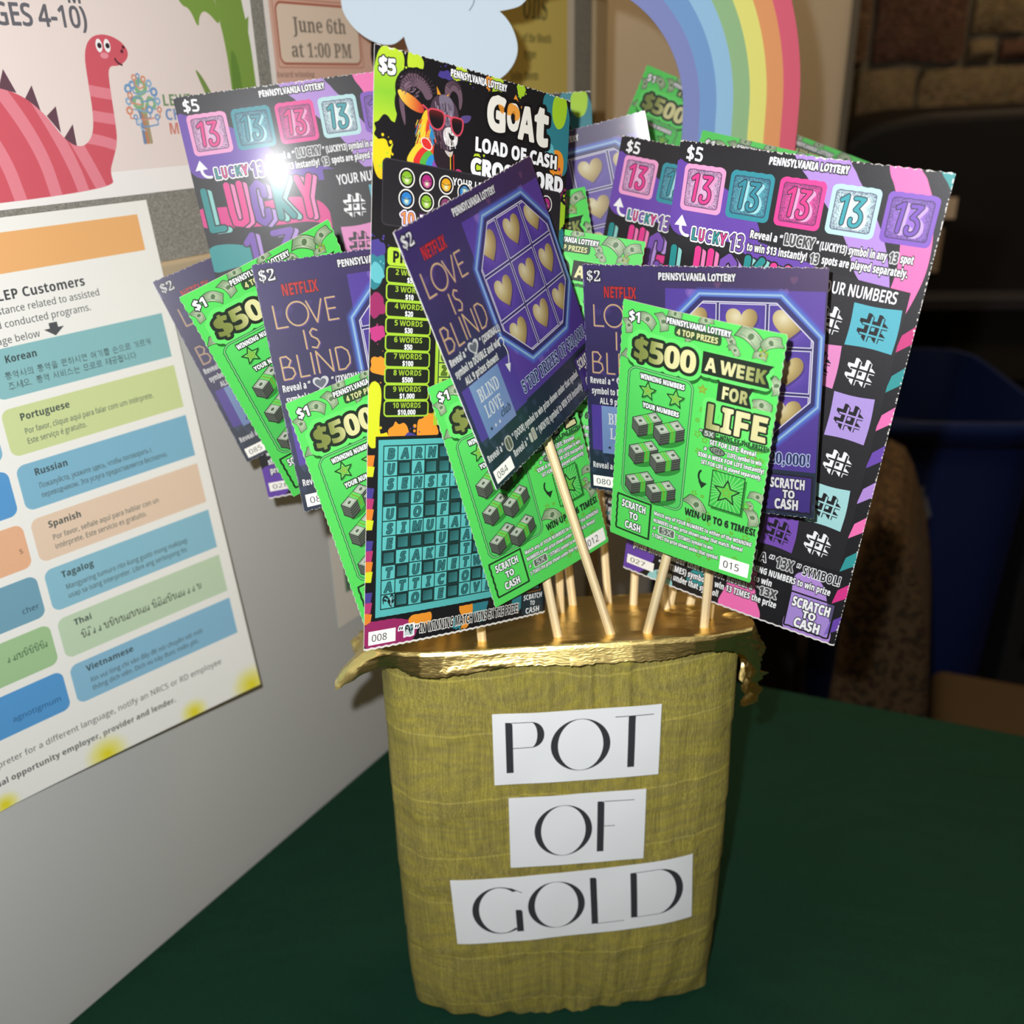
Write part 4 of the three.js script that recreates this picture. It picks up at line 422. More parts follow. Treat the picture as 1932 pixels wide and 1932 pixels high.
const juneTex = canvas(800, 1212, (c, w, h) => {
  const S = 6060, X = (s) => (s - 0.254) * S, Y = (y) => (1.40 - y) * S;
  c.fillStyle = '#f6efe8'; c.fillRect(0, 0, w, h); c.fillStyle = '#e6bba8'; c.fillRect(22, 22, w - 44, h - 44);
  rr(c, X(.2625), Y(1.278), X(.3325) - X(.2625), Y(1.2465) - Y(1.278), 26, '#eed9c4', '#b5654f', 7); rr(c, X(.2605), Y(1.280), X(.3345) - X(.2605), Y(1.2445) - Y(1.280), 8, null, '#c98a74', 4);
  text(c, 'June 6th', X(.298), Y(1.2632), 66, { align: 'center', font: 'serif', color: '#7d7468' }); text(c, 'at 1:00 PM', X(.298), Y(1.2500), 66, { align: 'center', font: 'serif', color: '#7d7468', sx: .95 });
  text(c, 'Award winning', X(.2575), Y(1.2392), 26, { font: 'serif', color: '#9a7d70', sx: .95 });
  text(c, 'Join us for an afternoon', X(.27), Y(1.283), 22, { font: 'serif', color: '#a98474' });
  c.beginPath(); c.ellipse(X(.348), Y(1.2535), 34, 62, .12, 0, 7); c.fillStyle = '#1a1418'; c.fill();
});
sheet('event_poster', 'pink poster with the June 6th date, behind the paper cloud', 0.254, 0.386, 1.20, 1.40, juneTex);
const yellowTex = canvas(864, 1120, (c, w, h) => {
  const S = 4000, X = (s) => (s - 0.391) * S, Y = (y) => (1.48 - y) * S;
  c.fillStyle = '#efe6d2'; c.fillRect(0, 0, w, h); c.fillStyle = '#f2dc78'; c.fillRect(26, 26, w - 72, h - 52);
  text(c, 'ons', X(.563), Y(1.280), 120, { align: 'right', font: 'serif', color: '#7d7a48', sx: .72, skew: .1 }); text(c, 'of the Month', X(.569), Y(1.2635), 34, { align: 'right', font: 'serif', color: '#6f6c3e', sx: .8 }); text(c, 'type', X(.545), Y(1.252), 34, { align: 'right', font: 'serif', color: '#6f6c3e' }); text(c, 'join them', X(.548), Y(1.2365), 34, { align: 'right', font: 'serif', color: '#6f6c3e' });
});
sheet('event_poster', 'yellow poster with grey lettering between paper cloud and rainbow', 0.391, 0.607, 1.20, 1.48, yellowTex);
// small picture low on the partition, behind the tickets
const pictureTex = canvas(480, 640, (c, w, h) => {
  c.fillStyle = '#e9e2d4'; c.fillRect(0, 0, w, h); c.fillStyle = '#5f7f64'; c.fillRect(30, 30, w - 60, h - 96); smooth(c, [[30, 420], [110, 330], [160, 380], [90, 500], [30, 540]], '#c9bd3a'); smooth(c, [[60, 500], [150, 440], [240, 480], [230, 520], [70, 530]], '#c2423c'); smooth(c, [[70, 520], [230, 515], [220, 570], [90, 572]], '#e6dcd0'); smooth(c, [[220, 200], [340, 160], [420, 300], [330, 420], [230, 360]], '#c98c4a'); smooth(c, [[250, 480], [420, 440], [430, 560], [260, 570]], '#3f6f8e');
});
sheet('picture_print', 'small colourful picture with white border low on the partition, behind green ticket', 0.2585, 0.44, 0.872, 1.112, pictureTex);
// language notice: a letter-size sheet whose lower right corner stands off the wall
function hangul(c, str, x, y, s, col) {
  const C = { g: [[[.1, .15], [.9, .15], [.8, .95]]], n: [[[.15, .05], [.15, .85], [.95, .85]]], d: [[[.9, .15], [.15, .15], [.15, .85], [.95, .85]]], r: [[[.1, .1], [.9, .1], [.9, .5], [.12, .5], [.12, .9], [.95, .9]]], m: [[[.15, .15], [.85, .15], [.85, .85], [.15, .85], [.15, .15]]], b: [[[.15, .05], [.15, .9], [.85, .9], [.85, .05]], [[.15, .5], [.85, .5]]], s: [[[.5, .05], [.1, .9]], [[.45, .4], [.92, .9]]], o: 0, j: [[[.1, .12], [.9, .12]], [[.5, .12], [.1, .9]], [[.5, .45], [.92, .9]]], k: [[[.1, .12], [.9, .12], [.8, .95]], [[.1, .5], [.85, .5]]], t: [[[.9, .1], [.15, .1], [.15, .9], [.95, .9]], [[.15, .5], [.85, .5]]], p: [[[.1, .12], [.9, .12]], [[.35, .12], [.35, .85]], [[.65, .12], [.65, .85]], [[.05, .88], [.95, .88]]], h: [[[.5, .0], [.5, .14]], [[.1, .24], [.9, .24]]] };
  const LN = 'g g n d d r m b b s s o j j j k t p h'.split(' '), TN = ' |g|g|s|n|j|h|d|r|r|m|b|s|t|p|h|m|b|b|s|s|o|j|j|k|t|p|h'.split('|');
  c.strokeStyle = col; c.lineWidth = s * .085;
  const con = (k, X, Y, W, H) => { if (!k || k === ' ') return; if (k === 'o' || k === 'h') { c.beginPath(); c.ellipse(X + W / 2, Y + H * (k === 'h' ? .66 : .5), W * .36, H * (k === 'h' ? .28 : .4), 0, 0, 7); c.stroke(); } for (const l of C[k] || []) { c.beginPath(); l.forEach(([u, v], i) => i ? c.lineTo(X + u * W, Y + v * H) : c.moveTo(X + u * W, Y + v * H)); c.stroke(); } };
  const ln = (a, b, e, f) => { c.beginPath(); c.moveTo(a, b); c.lineTo(e, f); c.stroke(); };
  for (const ch of str) {
    const k = ch.charCodeAt(0) - 0xac00; if (k < 0 || k > 11171) { if (ch === '.') { c.fillStyle = col; c.fillRect(x, y - s * .12, s * .1, s * .1); } x += s * .4; continue; }
    const L = LN[Math.floor(k / 588)], V = Math.floor((k % 588) / 28), T = TN[k % 28], hasT = k % 28 > 0, top = y - s, H = hasT ? s * .56 : s * .95, vert = [0, 1, 2, 3, 4, 5, 6, 7, 20].includes(V), hor = [8, 12, 13, 17, 18].includes(V);
    con(L, x + s * .06, top, vert ? s * .48 : s * (hor ? .8 : .55), hor || !vert ? H * .6 : H * .9);
    if (!vert) { const by = top + H * .86; ln(x + s * .02, by, x + s * (hor ? .92 : .66), by); if ([8, 9, 10, 11, 12].includes(V)) ln(x + s * .42, by - H * .2, x + s * .42, by); if ([13, 14, 15, 16, 17].includes(V)) ln(x + s * .45, by, x + s * .45, by + H * .2); }
    if (vert || !hor) { const vx = x + s * .76; ln(vx, top, vx, top + H); if ([0, 1, 2, 9, 10].includes(V)) ln(vx, top + H * .5, vx + s * .14, top + H * .5); if ([4, 5, 6, 7, 14, 15].includes(V)) ln(vx - s * .14, top + H * .45, vx, top + H * .45); if ([6, 7].includes(V)) ln(vx - s * .14, top + H * .62, vx, top + H * .62); if ([1, 5, 10, 15].includes(V)) ln(vx + s * .15, top, vx + s * .15, top + H); }
    if (hasT) con(T, x + s * .12, top + s * .62, s * .7, s * .38);
    x += s * 1.04;
  }
}
function looped(c, x0, x1, y, s, seed, col) { const q = rng(seed); c.strokeStyle = col; c.lineWidth = s * .1; for (let x = x0; x < x1; x += s * .62) { const k = q(); c.beginPath(); c.arc(x + s * .1, y - s * (k < .5 ? .1 : .55), s * .09, 0, 7); c.moveTo(x + s * .19, y - s * .55); c.lineTo(x + s * .19, y); if (k > .3) { c.lineTo(x + s * .45, y - (k > .7 ? s * .1 : 0)); c.lineTo(x + s * .45, y - s * .6); } c.stroke(); if (q() < .4) { c.beginPath(); c.arc(x + s * .3, y - s * .8, s * .14, Math.PI, 0); c.stroke(); } } }
const noticeTex = canvas(1296, 1722, (c, w, h) => {
  c.fillStyle = '#f7f6ef'; c.fillRect(0, 0, w, h);
  c.fillStyle = '#f3b878'; c.fillRect(60, .022 * h, w - 60 - 44, .062 * h);
  text(c, 'Language Notice for LEP Customers', .79 * w, .125 * h, 38, { align: 'right', color: '#4a4c4e' }); text(c, 'You may request free language assistance related to assisted', .82 * w, .146 * h, 28, { align: 'right', bold: false, color: '#55575a' }); text(c, 'and conducted programs.', .79 * w, .167 * h, 28, { align: 'right', bold: false, color: '#55575a' }); text(c, 'Point to your language below', .655 * w, .192 * h, 28, { align: 'right', bold: false, color: '#55575a' }); poly(c, [[.68 * w, .174 * h], [.70 * w, .174 * h], [.70 * w, .183 * h], [.714 * w, .183 * h], [.69 * w, .196 * h], [.666 * w, .183 * h], [.68 * w, .183 * h]], '#55575a');
  const R = [['Korean', '#8fc3c6', 0], ['Portuguese', '#d3e0a0', ['Por favor, clique aqui para falar com um intérprete.', 'Este serviço é gratuito.']], ['Russian', '#86bcd4', ['Пожалуйста, укажите здесь, чтобы поговорить с', 'переводчиком. Эта услуга предоставляется бесплатно.']], ['Spanish', '#ecd2b8', ['Por favor, señale aquí para hablar con un', 'intérprete. Este servicio es gratuito.']], ['Tagalog', '#90c4d6', ['Mangyaring tumuro rito kung gusto mong makipag-', 'usap sa isang interpreter. Libre ang serbisyong ito.']], ['Thai', '#c6dcbc', 1], ['Vietnamese', '#8ec0da', ['Xin vui lòng chi vào đây đê nói chuyên vói môt', 'thông dich viên. Dich vu này đuoc miên phí.']]];
  const left = ['#c9d8b0', '#86bcd4', '#5d9fd6', '#efb992', '#78a8bc', '#a8cc98', '#5a9fd8'];
  R.forEach(([n, col, lines], i) => { const y = (.198 + .0975 * i) * h, hh = .081 * h; rr(c, .525 * w, y, .445 * w, hh, [26, 0, 0, 26], col); rr(c, .03 * w, y, .477 * w, hh, [0, 26, 26, 0], left[i]);
    text(c, n, .563 * w, y + 42, 28, { color: '#3f4c4c' });
    if (lines === 0) { hangul(c, '통역사의 통역을 원하시면 여기를 손으로 가르켜', .555 * w, y + 88, 21, '#4a5c60'); hangul(c, '주세요. 통역 서비스는 무료로 제공됩니다', .557 * w, y + 118, 21, '#4a5c60'); }
    else if (lines === 1) looped(c, .573 * w, .90 * w, y + 92, 30, 4, '#5a6658');
    else lines.forEach((l, k) => text(c, l, .566 * w, y + 84 + k * 30, 23, { bold: false, color: '#4c585a', sx: [.86, .80, .72, .84, .80, 1, .84][i] })); });
  text(c, 'cher', .497 * w, (.198 + .0975 * 4) * h + 108, 26, { align: 'right', bold: false, color: '#3c5560' }); looped(c, .40 * w, .49 * w, (.198 + .0975 * 5) * h + 70, 26, 8, '#5a7a58'); text(c, 'agnotigmum', .49 * w, (.198 + .0975 * 6) * h + 100, 26, { align: 'right', bold: false, color: '#2f5f8a' }); text(c, 's', .495 * w, (.198 + .0975 * 3) * h + 90, 26, { align: 'right', bold: false, color: '#7a5f4c' });
  text(c, 'If you need an interpreter for a different language, notify an NRCS or RD employee', .905 * w, .915 * h, 29, { align: 'right', bold: false, color: '#5a5c58', sx: .93 }); text(c, 'USDA is an equal opportunity employer, provider and lender.', .76 * w, .951 * h, 28, { align: 'right', color: '#5a5c58', sx: .93 });
  for (const [x, r] of [[.31, 40], [.56, 64], [.80, 46], [.975, 70]]) { c.fillStyle = rg(c, x * w, .992 * h, 6, r * 1.4, 'rgba(240,225,40,.95)', 'rgba(245,238,120,.6)', 'rgba(247,246,239,0)'); c.fillRect(x * w - r * 1.5, .992 * h - r * 1.5, r * 3, r * 3); }
  grain(c, w, h, 4000, .04, 9);
});
{ const s0 = -0.061, s1 = 0.155, y0 = 0.895, y1 = 1.182, nx = 12, ny = 16, g = new THREE.PlaneGeometry(s1 - s0, y1 - y0, nx, ny), p = g.attributes.position; g.translate((s0 + s1) / 2, (y0 + y1) / 2, 0);
  for (let i = 0; i < p.count; i++) { const v = Math.max(0, (y1 - p.getY(i)) / (y1 - y0)), u = Math.max(0, (p.getX(i) - 0.0) / 0.155); p.setZ(i, 0.0012 + 0.031 * Math.pow(v, 1.05) * Math.pow(u, 1.1)); } g.computeVertexNormals();
  const back = g.clone(); back.translate(0, 0, -0.0003); const bi = back.index.array; for (let i = 0; i < bi.length; i += 3) { const t = bi[i]; bi[i] = bi[i + 1]; bi[i + 1] = t; } back.computeVertexNormals();
  const both = mergeGeometries([g, back], true);
  onWall(tag(mesh('language_notice', both, [new THREE.MeshStandardMaterial({ map: noticeTex, roughness: 0.5 }), sheetSide], scene), 'white notice with coloured language boxes, its lower corner standing off the wall', 'notice')); }
// ---------------------------------------------------------------- the pot of gold
const POT = { x: 0.0225, z: -0.4255, turn: THREE.MathUtils.degToRad(3.5), a: 0.0915, b: 0.0405, top: 0.992, h: 0.251 };
const pot = thing('gold_pot', 'oblong pot wrapped in olive gold crepe paper with POT OF GOLD signs', 'pot', [POT.x, TABLE, POT.z], POT.turn);
const outline = (phi, grow = 0, n = 3.8) => { const c = Math.cos(phi), s = Math.sin(phi), r = Math.pow(Math.pow(Math.abs(c) / (POT.a + grow), n) + Math.pow(Math.abs(s) / (POT.b + grow), n), -1 / n); return [r * c, r * s]; };
const lidY = (z) => POT.top - TABLE - Math.max(0, POT.b - z) * 0.27;
{ // crepe paper body: a wrapped sleeve, wrinkled, with overlapping turns
  const NU = 260, NV = 90, pos = [], uv = [], idx = [];
  for (let j = 0; j <= NV; j++) for (let i = 0; i <= NU; i++) {
    const v = j / NV, phi = i / NU * Math.PI * 2, per = i / NU * 0.44;
    let y = v * POT.h; const hem = 0.0015 + 0.003 * noise3(Math.cos(phi) * 3, Math.sin(phi) * 3, 2);
    if (v < 0.06) y = Math.max(y, hem * (1 - v / .06) * .4);
    const turnLine = ((y - per * 0.02) * 21 + 0.15 * noise3(Math.cos(phi) * 2, Math.sin(phi) * 2, 9)) % 1, lap = 0.0006 * (1 - turnLine);
    let grow = lap + 0.0011 * noise3(Math.cos(phi) * 6, Math.sin(phi) * 6, y * 8) + 0.00014 * noise3(Math.cos(phi) * 60, Math.sin(phi) * 60, y * 14);
    if (v < 0.16) grow -= 0.003 * Math.pow(1 - v / .16, 2) - 0.0018 * Math.max(0, 1 - v / .05) * noise3(Math.cos(phi) * 4, Math.sin(phi) * 4, 1);
    grow += -0.0015 + 0.001 * Math.sin(v * 3);
    const [x, z] = outline(phi, grow); y = Math.min(y, lidY(z) - 0.0015); pos.push(x, y, z); uv.push(per / 0.11, y / 0.11);
  }
  for (let j = 0; j < NV; j++) for (let i = 0; i < NU; i++) { const a = j * (NU + 1) + i, q = a + NU + 1; idx.push(a, q, a + 1, a + 1, q, q + 1); }
  const g = new THREE.BufferGeometry(); g.setAttribute('position', new THREE.Float32BufferAttribute(pos, 3)); g.setAttribute('uv', new THREE.Float32BufferAttribute(uv, 2)); g.setIndex(idx); g.computeVertexNormals();
  const crepe = dataTex(512, 512, (u, v) => { const fib = noise3(Math.cos(u * 6.283) * 34, Math.sin(u * 6.283) * 34, v * 3 + Math.sin(v * 6.283)), fine = noise3(Math.cos(u * 6.283) * 75, Math.sin(u * 6.283) * 75, Math.sin(v * 6.283) * 9), blot = tile(u, v, 9, 4); let seam = 0; for (const s of [.12, .46, .83]) { const d = Math.abs(v - s - .02 * Math.sin(u * 6.283)); if (d < .008) seam = .16 * (1 - d / .008); } const k = 0.80 + 0.10 * fib + 0.09 * fine + 0.05 * blot + seam; return [Math.min(1, k), Math.min(1, k * .985), Math.min(1, k * (.9 - .1 * blot))]; }, true);
  const bump = dataTex(512, 512, (u, v) => 0.5 + 0.3 * noise3(Math.cos(u * 6.283) * 38, Math.sin(u * 6.283) * 38, Math.sin(v * 6.283) * 3) + 0.2 * noise3(Math.cos(u * 6.283) * 80, Math.sin(u * 6.283) * 80, Math.sin(v * 6.283) * 10));
  mesh('crepe_wrap', g, std(lin(0.50, 0.43, 0.105), 0.85, { map: crepe, bumpMap: bump, bumpScale: 0.00035, side: THREE.DoubleSide }), pot);
}
{ // foil lid: flat top with a folded skirt, a pointed corner at the left and a crushed bunch at the right
  const M = 4000, cum = [0]; for (let i = 1; i <= M; i++) { const a = outline(Math.PI / 2 - (i - 1) / M * 2 * Math.PI, 0, 7), b = outline(Math.PI / 2 - i / M * 2 * Math.PI, 0, 7); cum.push(cum[i - 1] + Math.hypot(a[0] - b[0], a[1] - b[1])); }
  const PER = cum[M], phiAt = (s) => { let t = ((s % PER) + PER) % PER, lo = 0, hi = M; while (hi - lo > 1) { const m = (lo + hi) >> 1; if (cum[m] <= t) lo = m; else hi = m; } return Math.PI / 2 - (lo + (t - cum[lo]) / Math.max(1e-9, cum[hi] - cum[lo])) / M * 2 * Math.PI; };
  const NU = 420, NT = 26, NS = 30, pos = [], uv = [], idx = [], bell = (s, c, w) => { let d = s - c; d -= Math.round(d / PER) * PER; return Math.exp(-d * d / (2 * w * w)); };
  for (let k = 0; k <= NT + NS; k++) for (let i = 0; i <= NU; i++) {
    const s = i / NU * PER, phi = phiAt(s), R = bell(s, 0.118, 0.016), L = bell(s, -0.098, 0.008), LB = bell(s, -0.138, 0.018), LF = bell(s, -0.062, 0.012), front = Math.max(0, 1 - Math.pow(Math.abs(bell(s, 0, 1) ? ((s + PER / 2) % PER) - PER / 2 : 0) / 0.08, 4));
    if (k <= NT) { const r = Math.pow(k / NT, 0.75), [ox, oz] = outline(phi, 0.0022, 7), x = ox * r, z = oz * r; let y = lidY(z) + 0.0007 * noise3(x * 22, z * 50, 3) * (1 - front * Math.max(0, r * 6 - 5)) + 0.0003 * noise3(x * 60, z * 160, 6) + 0.0018 * (R + LB) * r * noise3(x * 120, z * 120, 8); y += 0.005 * (R * .8 + LB) * r * r * Math.max(0, noise3(x * 40, z * 40, 22)); pos.push(x, y, z); uv.push(x / .05, z / .05); }
    else { const t = (k - NT) / NS, len = 0.0082 + 0.0012 * noise3(s * 30, 0, 4) + 0.047 * R + 0.013 * L + 0.010 * LB + 0.0035 * LF - .004 * bell(s, -0.086, .005), jag = 0.0006 * noise3(s * 300, 2, 1) * t; const cr = R + .5 * LB; const flare = (0.010 * R + 0.018 * L + 0.012 * LB + .0015 * LF) * Math.sin(t * 1.6); let out = 0.0022 + 0.0006 * Math.sin(Math.min(1, t * 4) * 1.57) + flare + cr * (0.006 * noise3(s * 70, t * 3.4, 11) * Math.min(1, t * 3) + 0.0034 * Math.abs(noise3(s * 160, t * 8, 12))) + 0.0003 * noise3(s * 160, t * 3, 13) + front * (0.0034 * t + 0.0013 * noise3(s * 34, t * 1.5, 41) * t); if (R > .3) out -= .010 * R * Math.max(0, t - .4) * Math.abs(noise3(s * 90, t * 4, 30)); const [ox, oz] = outline(phi, Math.max(.0012, out), 7 - 2.5 * t), [tx, tz] = outline(phi, 0.0022, 7); const y = lidY(tz) - 0.0004 - len * t - jag + cr * 0.004 * noise3(s * 90, t * 5, 15) * t; pos.push(ox, y, oz); uv.push(s / .05, t * .25); }
  }
  for (let j = 0; j < NT + NS; j++) for (let i = 0; i < NU; i++) { const a = j * (NU + 1) + i, q = a + NU + 1; idx.push(a, q, a + 1, a + 1, q, q + 1); }
  let g = new THREE.BufferGeometry(); g.setAttribute('position', new THREE.Float32BufferAttribute(pos, 3)); g.setAttribute('uv', new THREE.Float32BufferAttribute(uv, 2)); g.setIndex(idx); g = toCreasedNormals(g, 0.7);
  const lines = dataTex(256, 256, (u, v) => 0.5 + 0.28 * noise3(Math.sin(u * 6.283) * .8, Math.cos(u * 6.283) * .8, v * 60) + 0.2 * tile(u, v, 18, 6));
  mesh('foil_lid', g, new THREE.MeshStandardMaterial({ color: lin(0.95, 0.73, 0.27), metalness: 1, roughness: 0.31, bumpMap: lines, bumpScale: 0.00010, side: THREE.DoubleSide }), pot);
}
// three paper signs glued to the front
function potSign(x0, x1, y0, y1, tilt, w, draw, name) {
  const nx = 24, g = new THREE.PlaneGeometry(x1 - x0, y1 - y0, nx, 4), p = g.attributes.position, cx = (x0 + x1) / 2, cy = (y0 + y1) / 2;
  for (let i = 0; i < p.count; i++) { const X = p.getX(i), Y = p.getY(i), x = cx + X * Math.cos(tilt) - Y * Math.sin(tilt), y = cy + X * Math.sin(tilt) + Y * Math.cos(tilt); const z = POT.b * Math.pow(1 - Math.pow(Math.min(1, Math.abs(x) / POT.a), 3.8), 1 / 3.8); p.setXYZ(i, x, y - TABLE, z + 0.0016 + .0004 * noise3(x * 30, y * 30, 3)); }
  g.computeVertexNormals(); const back = g.clone(); back.translate(0, 0, -0.0003); const b = back.index.array; for (let i = 0; i < b.length; i += 3) { const t = b[i]; b[i] = b[i + 1]; b[i + 1] = t; } back.computeVertexNormals();
  const W = Math.round(w), H = Math.round(w * (y1 - y0) / (x1 - x0)), tex = canvas(W, H, (c) => { c.fillStyle = '#f1f2f3'; c.fillRect(0, 0, W, H); c.fillStyle = c.strokeStyle = '#35363a'; c.lineCap = 'butt'; draw(c, W, H); });
  const m = mesh(name, mergeGeometries([g, back], true), [new THREE.MeshStandardMaterial({ map: tex, roughness: 0.6 }), sheetSide], pot); return m;
}
const bar = (c, x, y, w, h) => { c.beginPath(); c.roundRect(x, y, w, h, [0, w * .45, 0, 0]); c.fill(); };
const thin = (c, pts, lw) => { c.lineWidth = lw; c.beginPath(); pts.forEach(([x, y], i) => i ? c.lineTo(x, y) : c.moveTo(x, y)); c.stroke(); };
const ringO = (c, x, y, rx, ry, k) => { c.beginPath(); c.ellipse(x, y, rx, ry, 0, 0, Math.PI * 2); c.closePath(); c.moveTo(x + rx - k, y); c.ellipse(x, y, rx - k, ry - 2.5, 0, 0, Math.PI * 2); c.closePath(); c.fill('evenodd'); };
potSign(-0.0372, 0.0459, 0.9112, 0.954, 0.0, 900, (c, W, H) => {
  bar(c, .075 * W, .12 * H, .042 * W, .71 * H); thin(c, [[.11 * W, .125 * H], [.235 * W, .125 * H]], 4); thin(c, [[.115 * W, .475 * H], [.235 * W, .475 * H]], 4);
  c.beginPath(); c.moveTo(.225 * W, .12 * H); c.bezierCurveTo(.33 * W, .12 * H, .33 * W, .48 * H, .225 * W, .48 * H); c.bezierCurveTo(.275 * W, .45 * H, .275 * W, .15 * H, .225 * W, .12 * H); c.fill();
  ringO(c, .52 * W, .485 * H, .178 * W, .365 * H, .042 * W);
  c.fillRect(.805 * W, .125 * H, .042 * W, .73 * H); thin(c, [[.725 * W, .13 * H], [.955 * W, .13 * H]], 4.5);
}, 'paper_sign');
potSign(-0.0304, 0.040, 0.8566, 0.9026, 0.0, 760, (c, W, H) => {
  ringO(c, .395 * W, .50 * H, .212 * W, .36 * H, .048 * W); bar(c, .645 * W, .125 * H, .05 * W, .72 * H); thin(c, [[.69 * W, .13 * H], [.915 * W, .13 * H]], 4); thin(c, [[.69 * W, .475 * H], [.775 * W, .475 * H]], 4);
}, 'paper_sign');
potSign(-0.0617, 0.0685, 0.8055, 0.8512, 0.041, 1400, (c, W, H) => {
  c.beginPath(); c.ellipse(.195 * W, .5 * H, .118 * W, .365 * H, 0, .95, 5.35); c.ellipse(.195 * W, .5 * H, .09 * W, .355 * H, 0, 5.35, .95, true); c.fill(); thin(c, [[.2 * W, .142 * H], [.245 * W, .165 * H], [.288 * W, .24 * H]], 4); bar(c, .255 * W, .5 * H, .028 * W, .35 * H);
  ringO(c, .425 * W, .485 * H, .118 * W, .36 * H, .028 * W); bar(c, .568 * W, .125 * H, .027 * W, .72 * H); thin(c, [[.585 * W, .845 * H], [.705 * W, .845 * H]], 3.5);
  bar(c, .735 * W, .12 * H, .027 * W, .70 * H); thin(c, [[.75 * W, .122 * H], [.86 * W, .122 * H]], 3.5); thin(c, [[.75 * W, .818 * H], [.86 * W, .818 * H]], 3.5); c.beginPath(); c.moveTo(.85 * W, .12 * H); c.bezierCurveTo(.995 * W, .12 * H, .995 * W, .82 * H, .85 * W, .82 * H); c.bezierCurveTo(.955 * W, .76 * H, .955 * W, .18 * H, .85 * W, .12 * H); c.fill();
}, 'paper_sign');
// ---------------------------------------------------------------- paper rainbow with a cloud
{ const t = thing('paper_rainbow', 'paper rainbow on a stick with a pale blue cloud at its left end', 'decoration', [0.036, 0.985, -0.587]); t.updateMatrixWorld(true);
  const cy = 1.216 - 0.985, cols = ['#858fc8', '#79a3d6', '#9ccaea', '#9cc48e', '#f2ec80', '#f0a268', '#e6647a'], a0 = 0.0667, a1 = 0.1325, b0 = 0.067, b1 = 0.1485, thick = 0.0006;
  cols.forEach((col, k) => { const N = 90, lo = k / 7, hi = (k + 1) / 7, pt = (q, th) => th < 0 ? [(a0 + (a1 - a0) * q), cy + th * .1] : [(a0 + (a1 - a0) * q) * Math.cos(th), cy + (b0 + (b1 - b0) * q) * Math.sin(th)]; const sh = new THREE.Shape(); const ths = []; for (let i = 0; i <= N; i++) ths.push(-0.55 + (Math.PI * .78 + 0.55) * i / N); ths.forEach((th, i) => { const p = pt(hi, th); i ? sh.lineTo(...p) : sh.moveTo(...p); }); ths.reverse().forEach((th) => sh.lineTo(...pt(lo, th))); sh.closePath();
    mesh('band', new THREE.ExtrudeGeometry(sh, { depth: thick, bevelEnabled: false }), std(col, 0.75), t); });
  const px = (x, y) => [(x - 1068) * 0.000299, cy + (215 - y) * 0.000282], cl = new THREE.Shape();
  const outlinePts = [[773, 68], [766, 75], [750, 83], [723, 80], [690, 60], [668, 30], [663, 5], [672, -25], [695, -50], [730, -62], [760, -55], [785, -90], [830, -110], [880, -105], [920, -80], [940, -60], [975, -62], [1003, -40], [1008, -15], [1002, 2], [993, 15], [978, 25], [947, 29], [957, 37], [972, 60], [981, 93], [972, 122], [948, 147], [900, 165], [850, 160], [805, 135], [780, 100]];
  const corner = new Set([0, 22]); { const P = outlinePts.map((p) => px(...p)), n = P.length; cl.moveTo(...P[0]); for (let i = 1; i <= n; i++) { const p = P[i % n], r = P[(i + 1) % n]; if (corner.has(i % n)) cl.lineTo(...p); else if (corner.has((i + 1) % n)) cl.quadraticCurveTo(...p, ...r); else cl.quadraticCurveTo(...p, (p[0] + r[0]) / 2, (p[1] + r[1]) / 2); } }
  const cloud = mesh('cloud', new THREE.ExtrudeGeometry(cl, { depth: thick, bevelEnabled: false, curveSegments: 8 }), std('#cfe0ec', 0.8), t); cloud.position.z = 0.009;
  const curl = new THREE.CatmullRomCurve3([[893, 27], [901, 15], [903, 0], [898, -14]].map(([x, y]) => new THREE.Vector3(...px(x, y), thick + .0001))); mesh('drawn_line', new THREE.TubeGeometry(curl, 16, 0.0003, 5), std('#8a98a4', 0.8), cloud);
  rod(t, 'skewer', new THREE.Vector3(0.130, 1.19, -0.5895), new THREE.Vector3(0.078, 0.955, -0.446), skewerMat); }
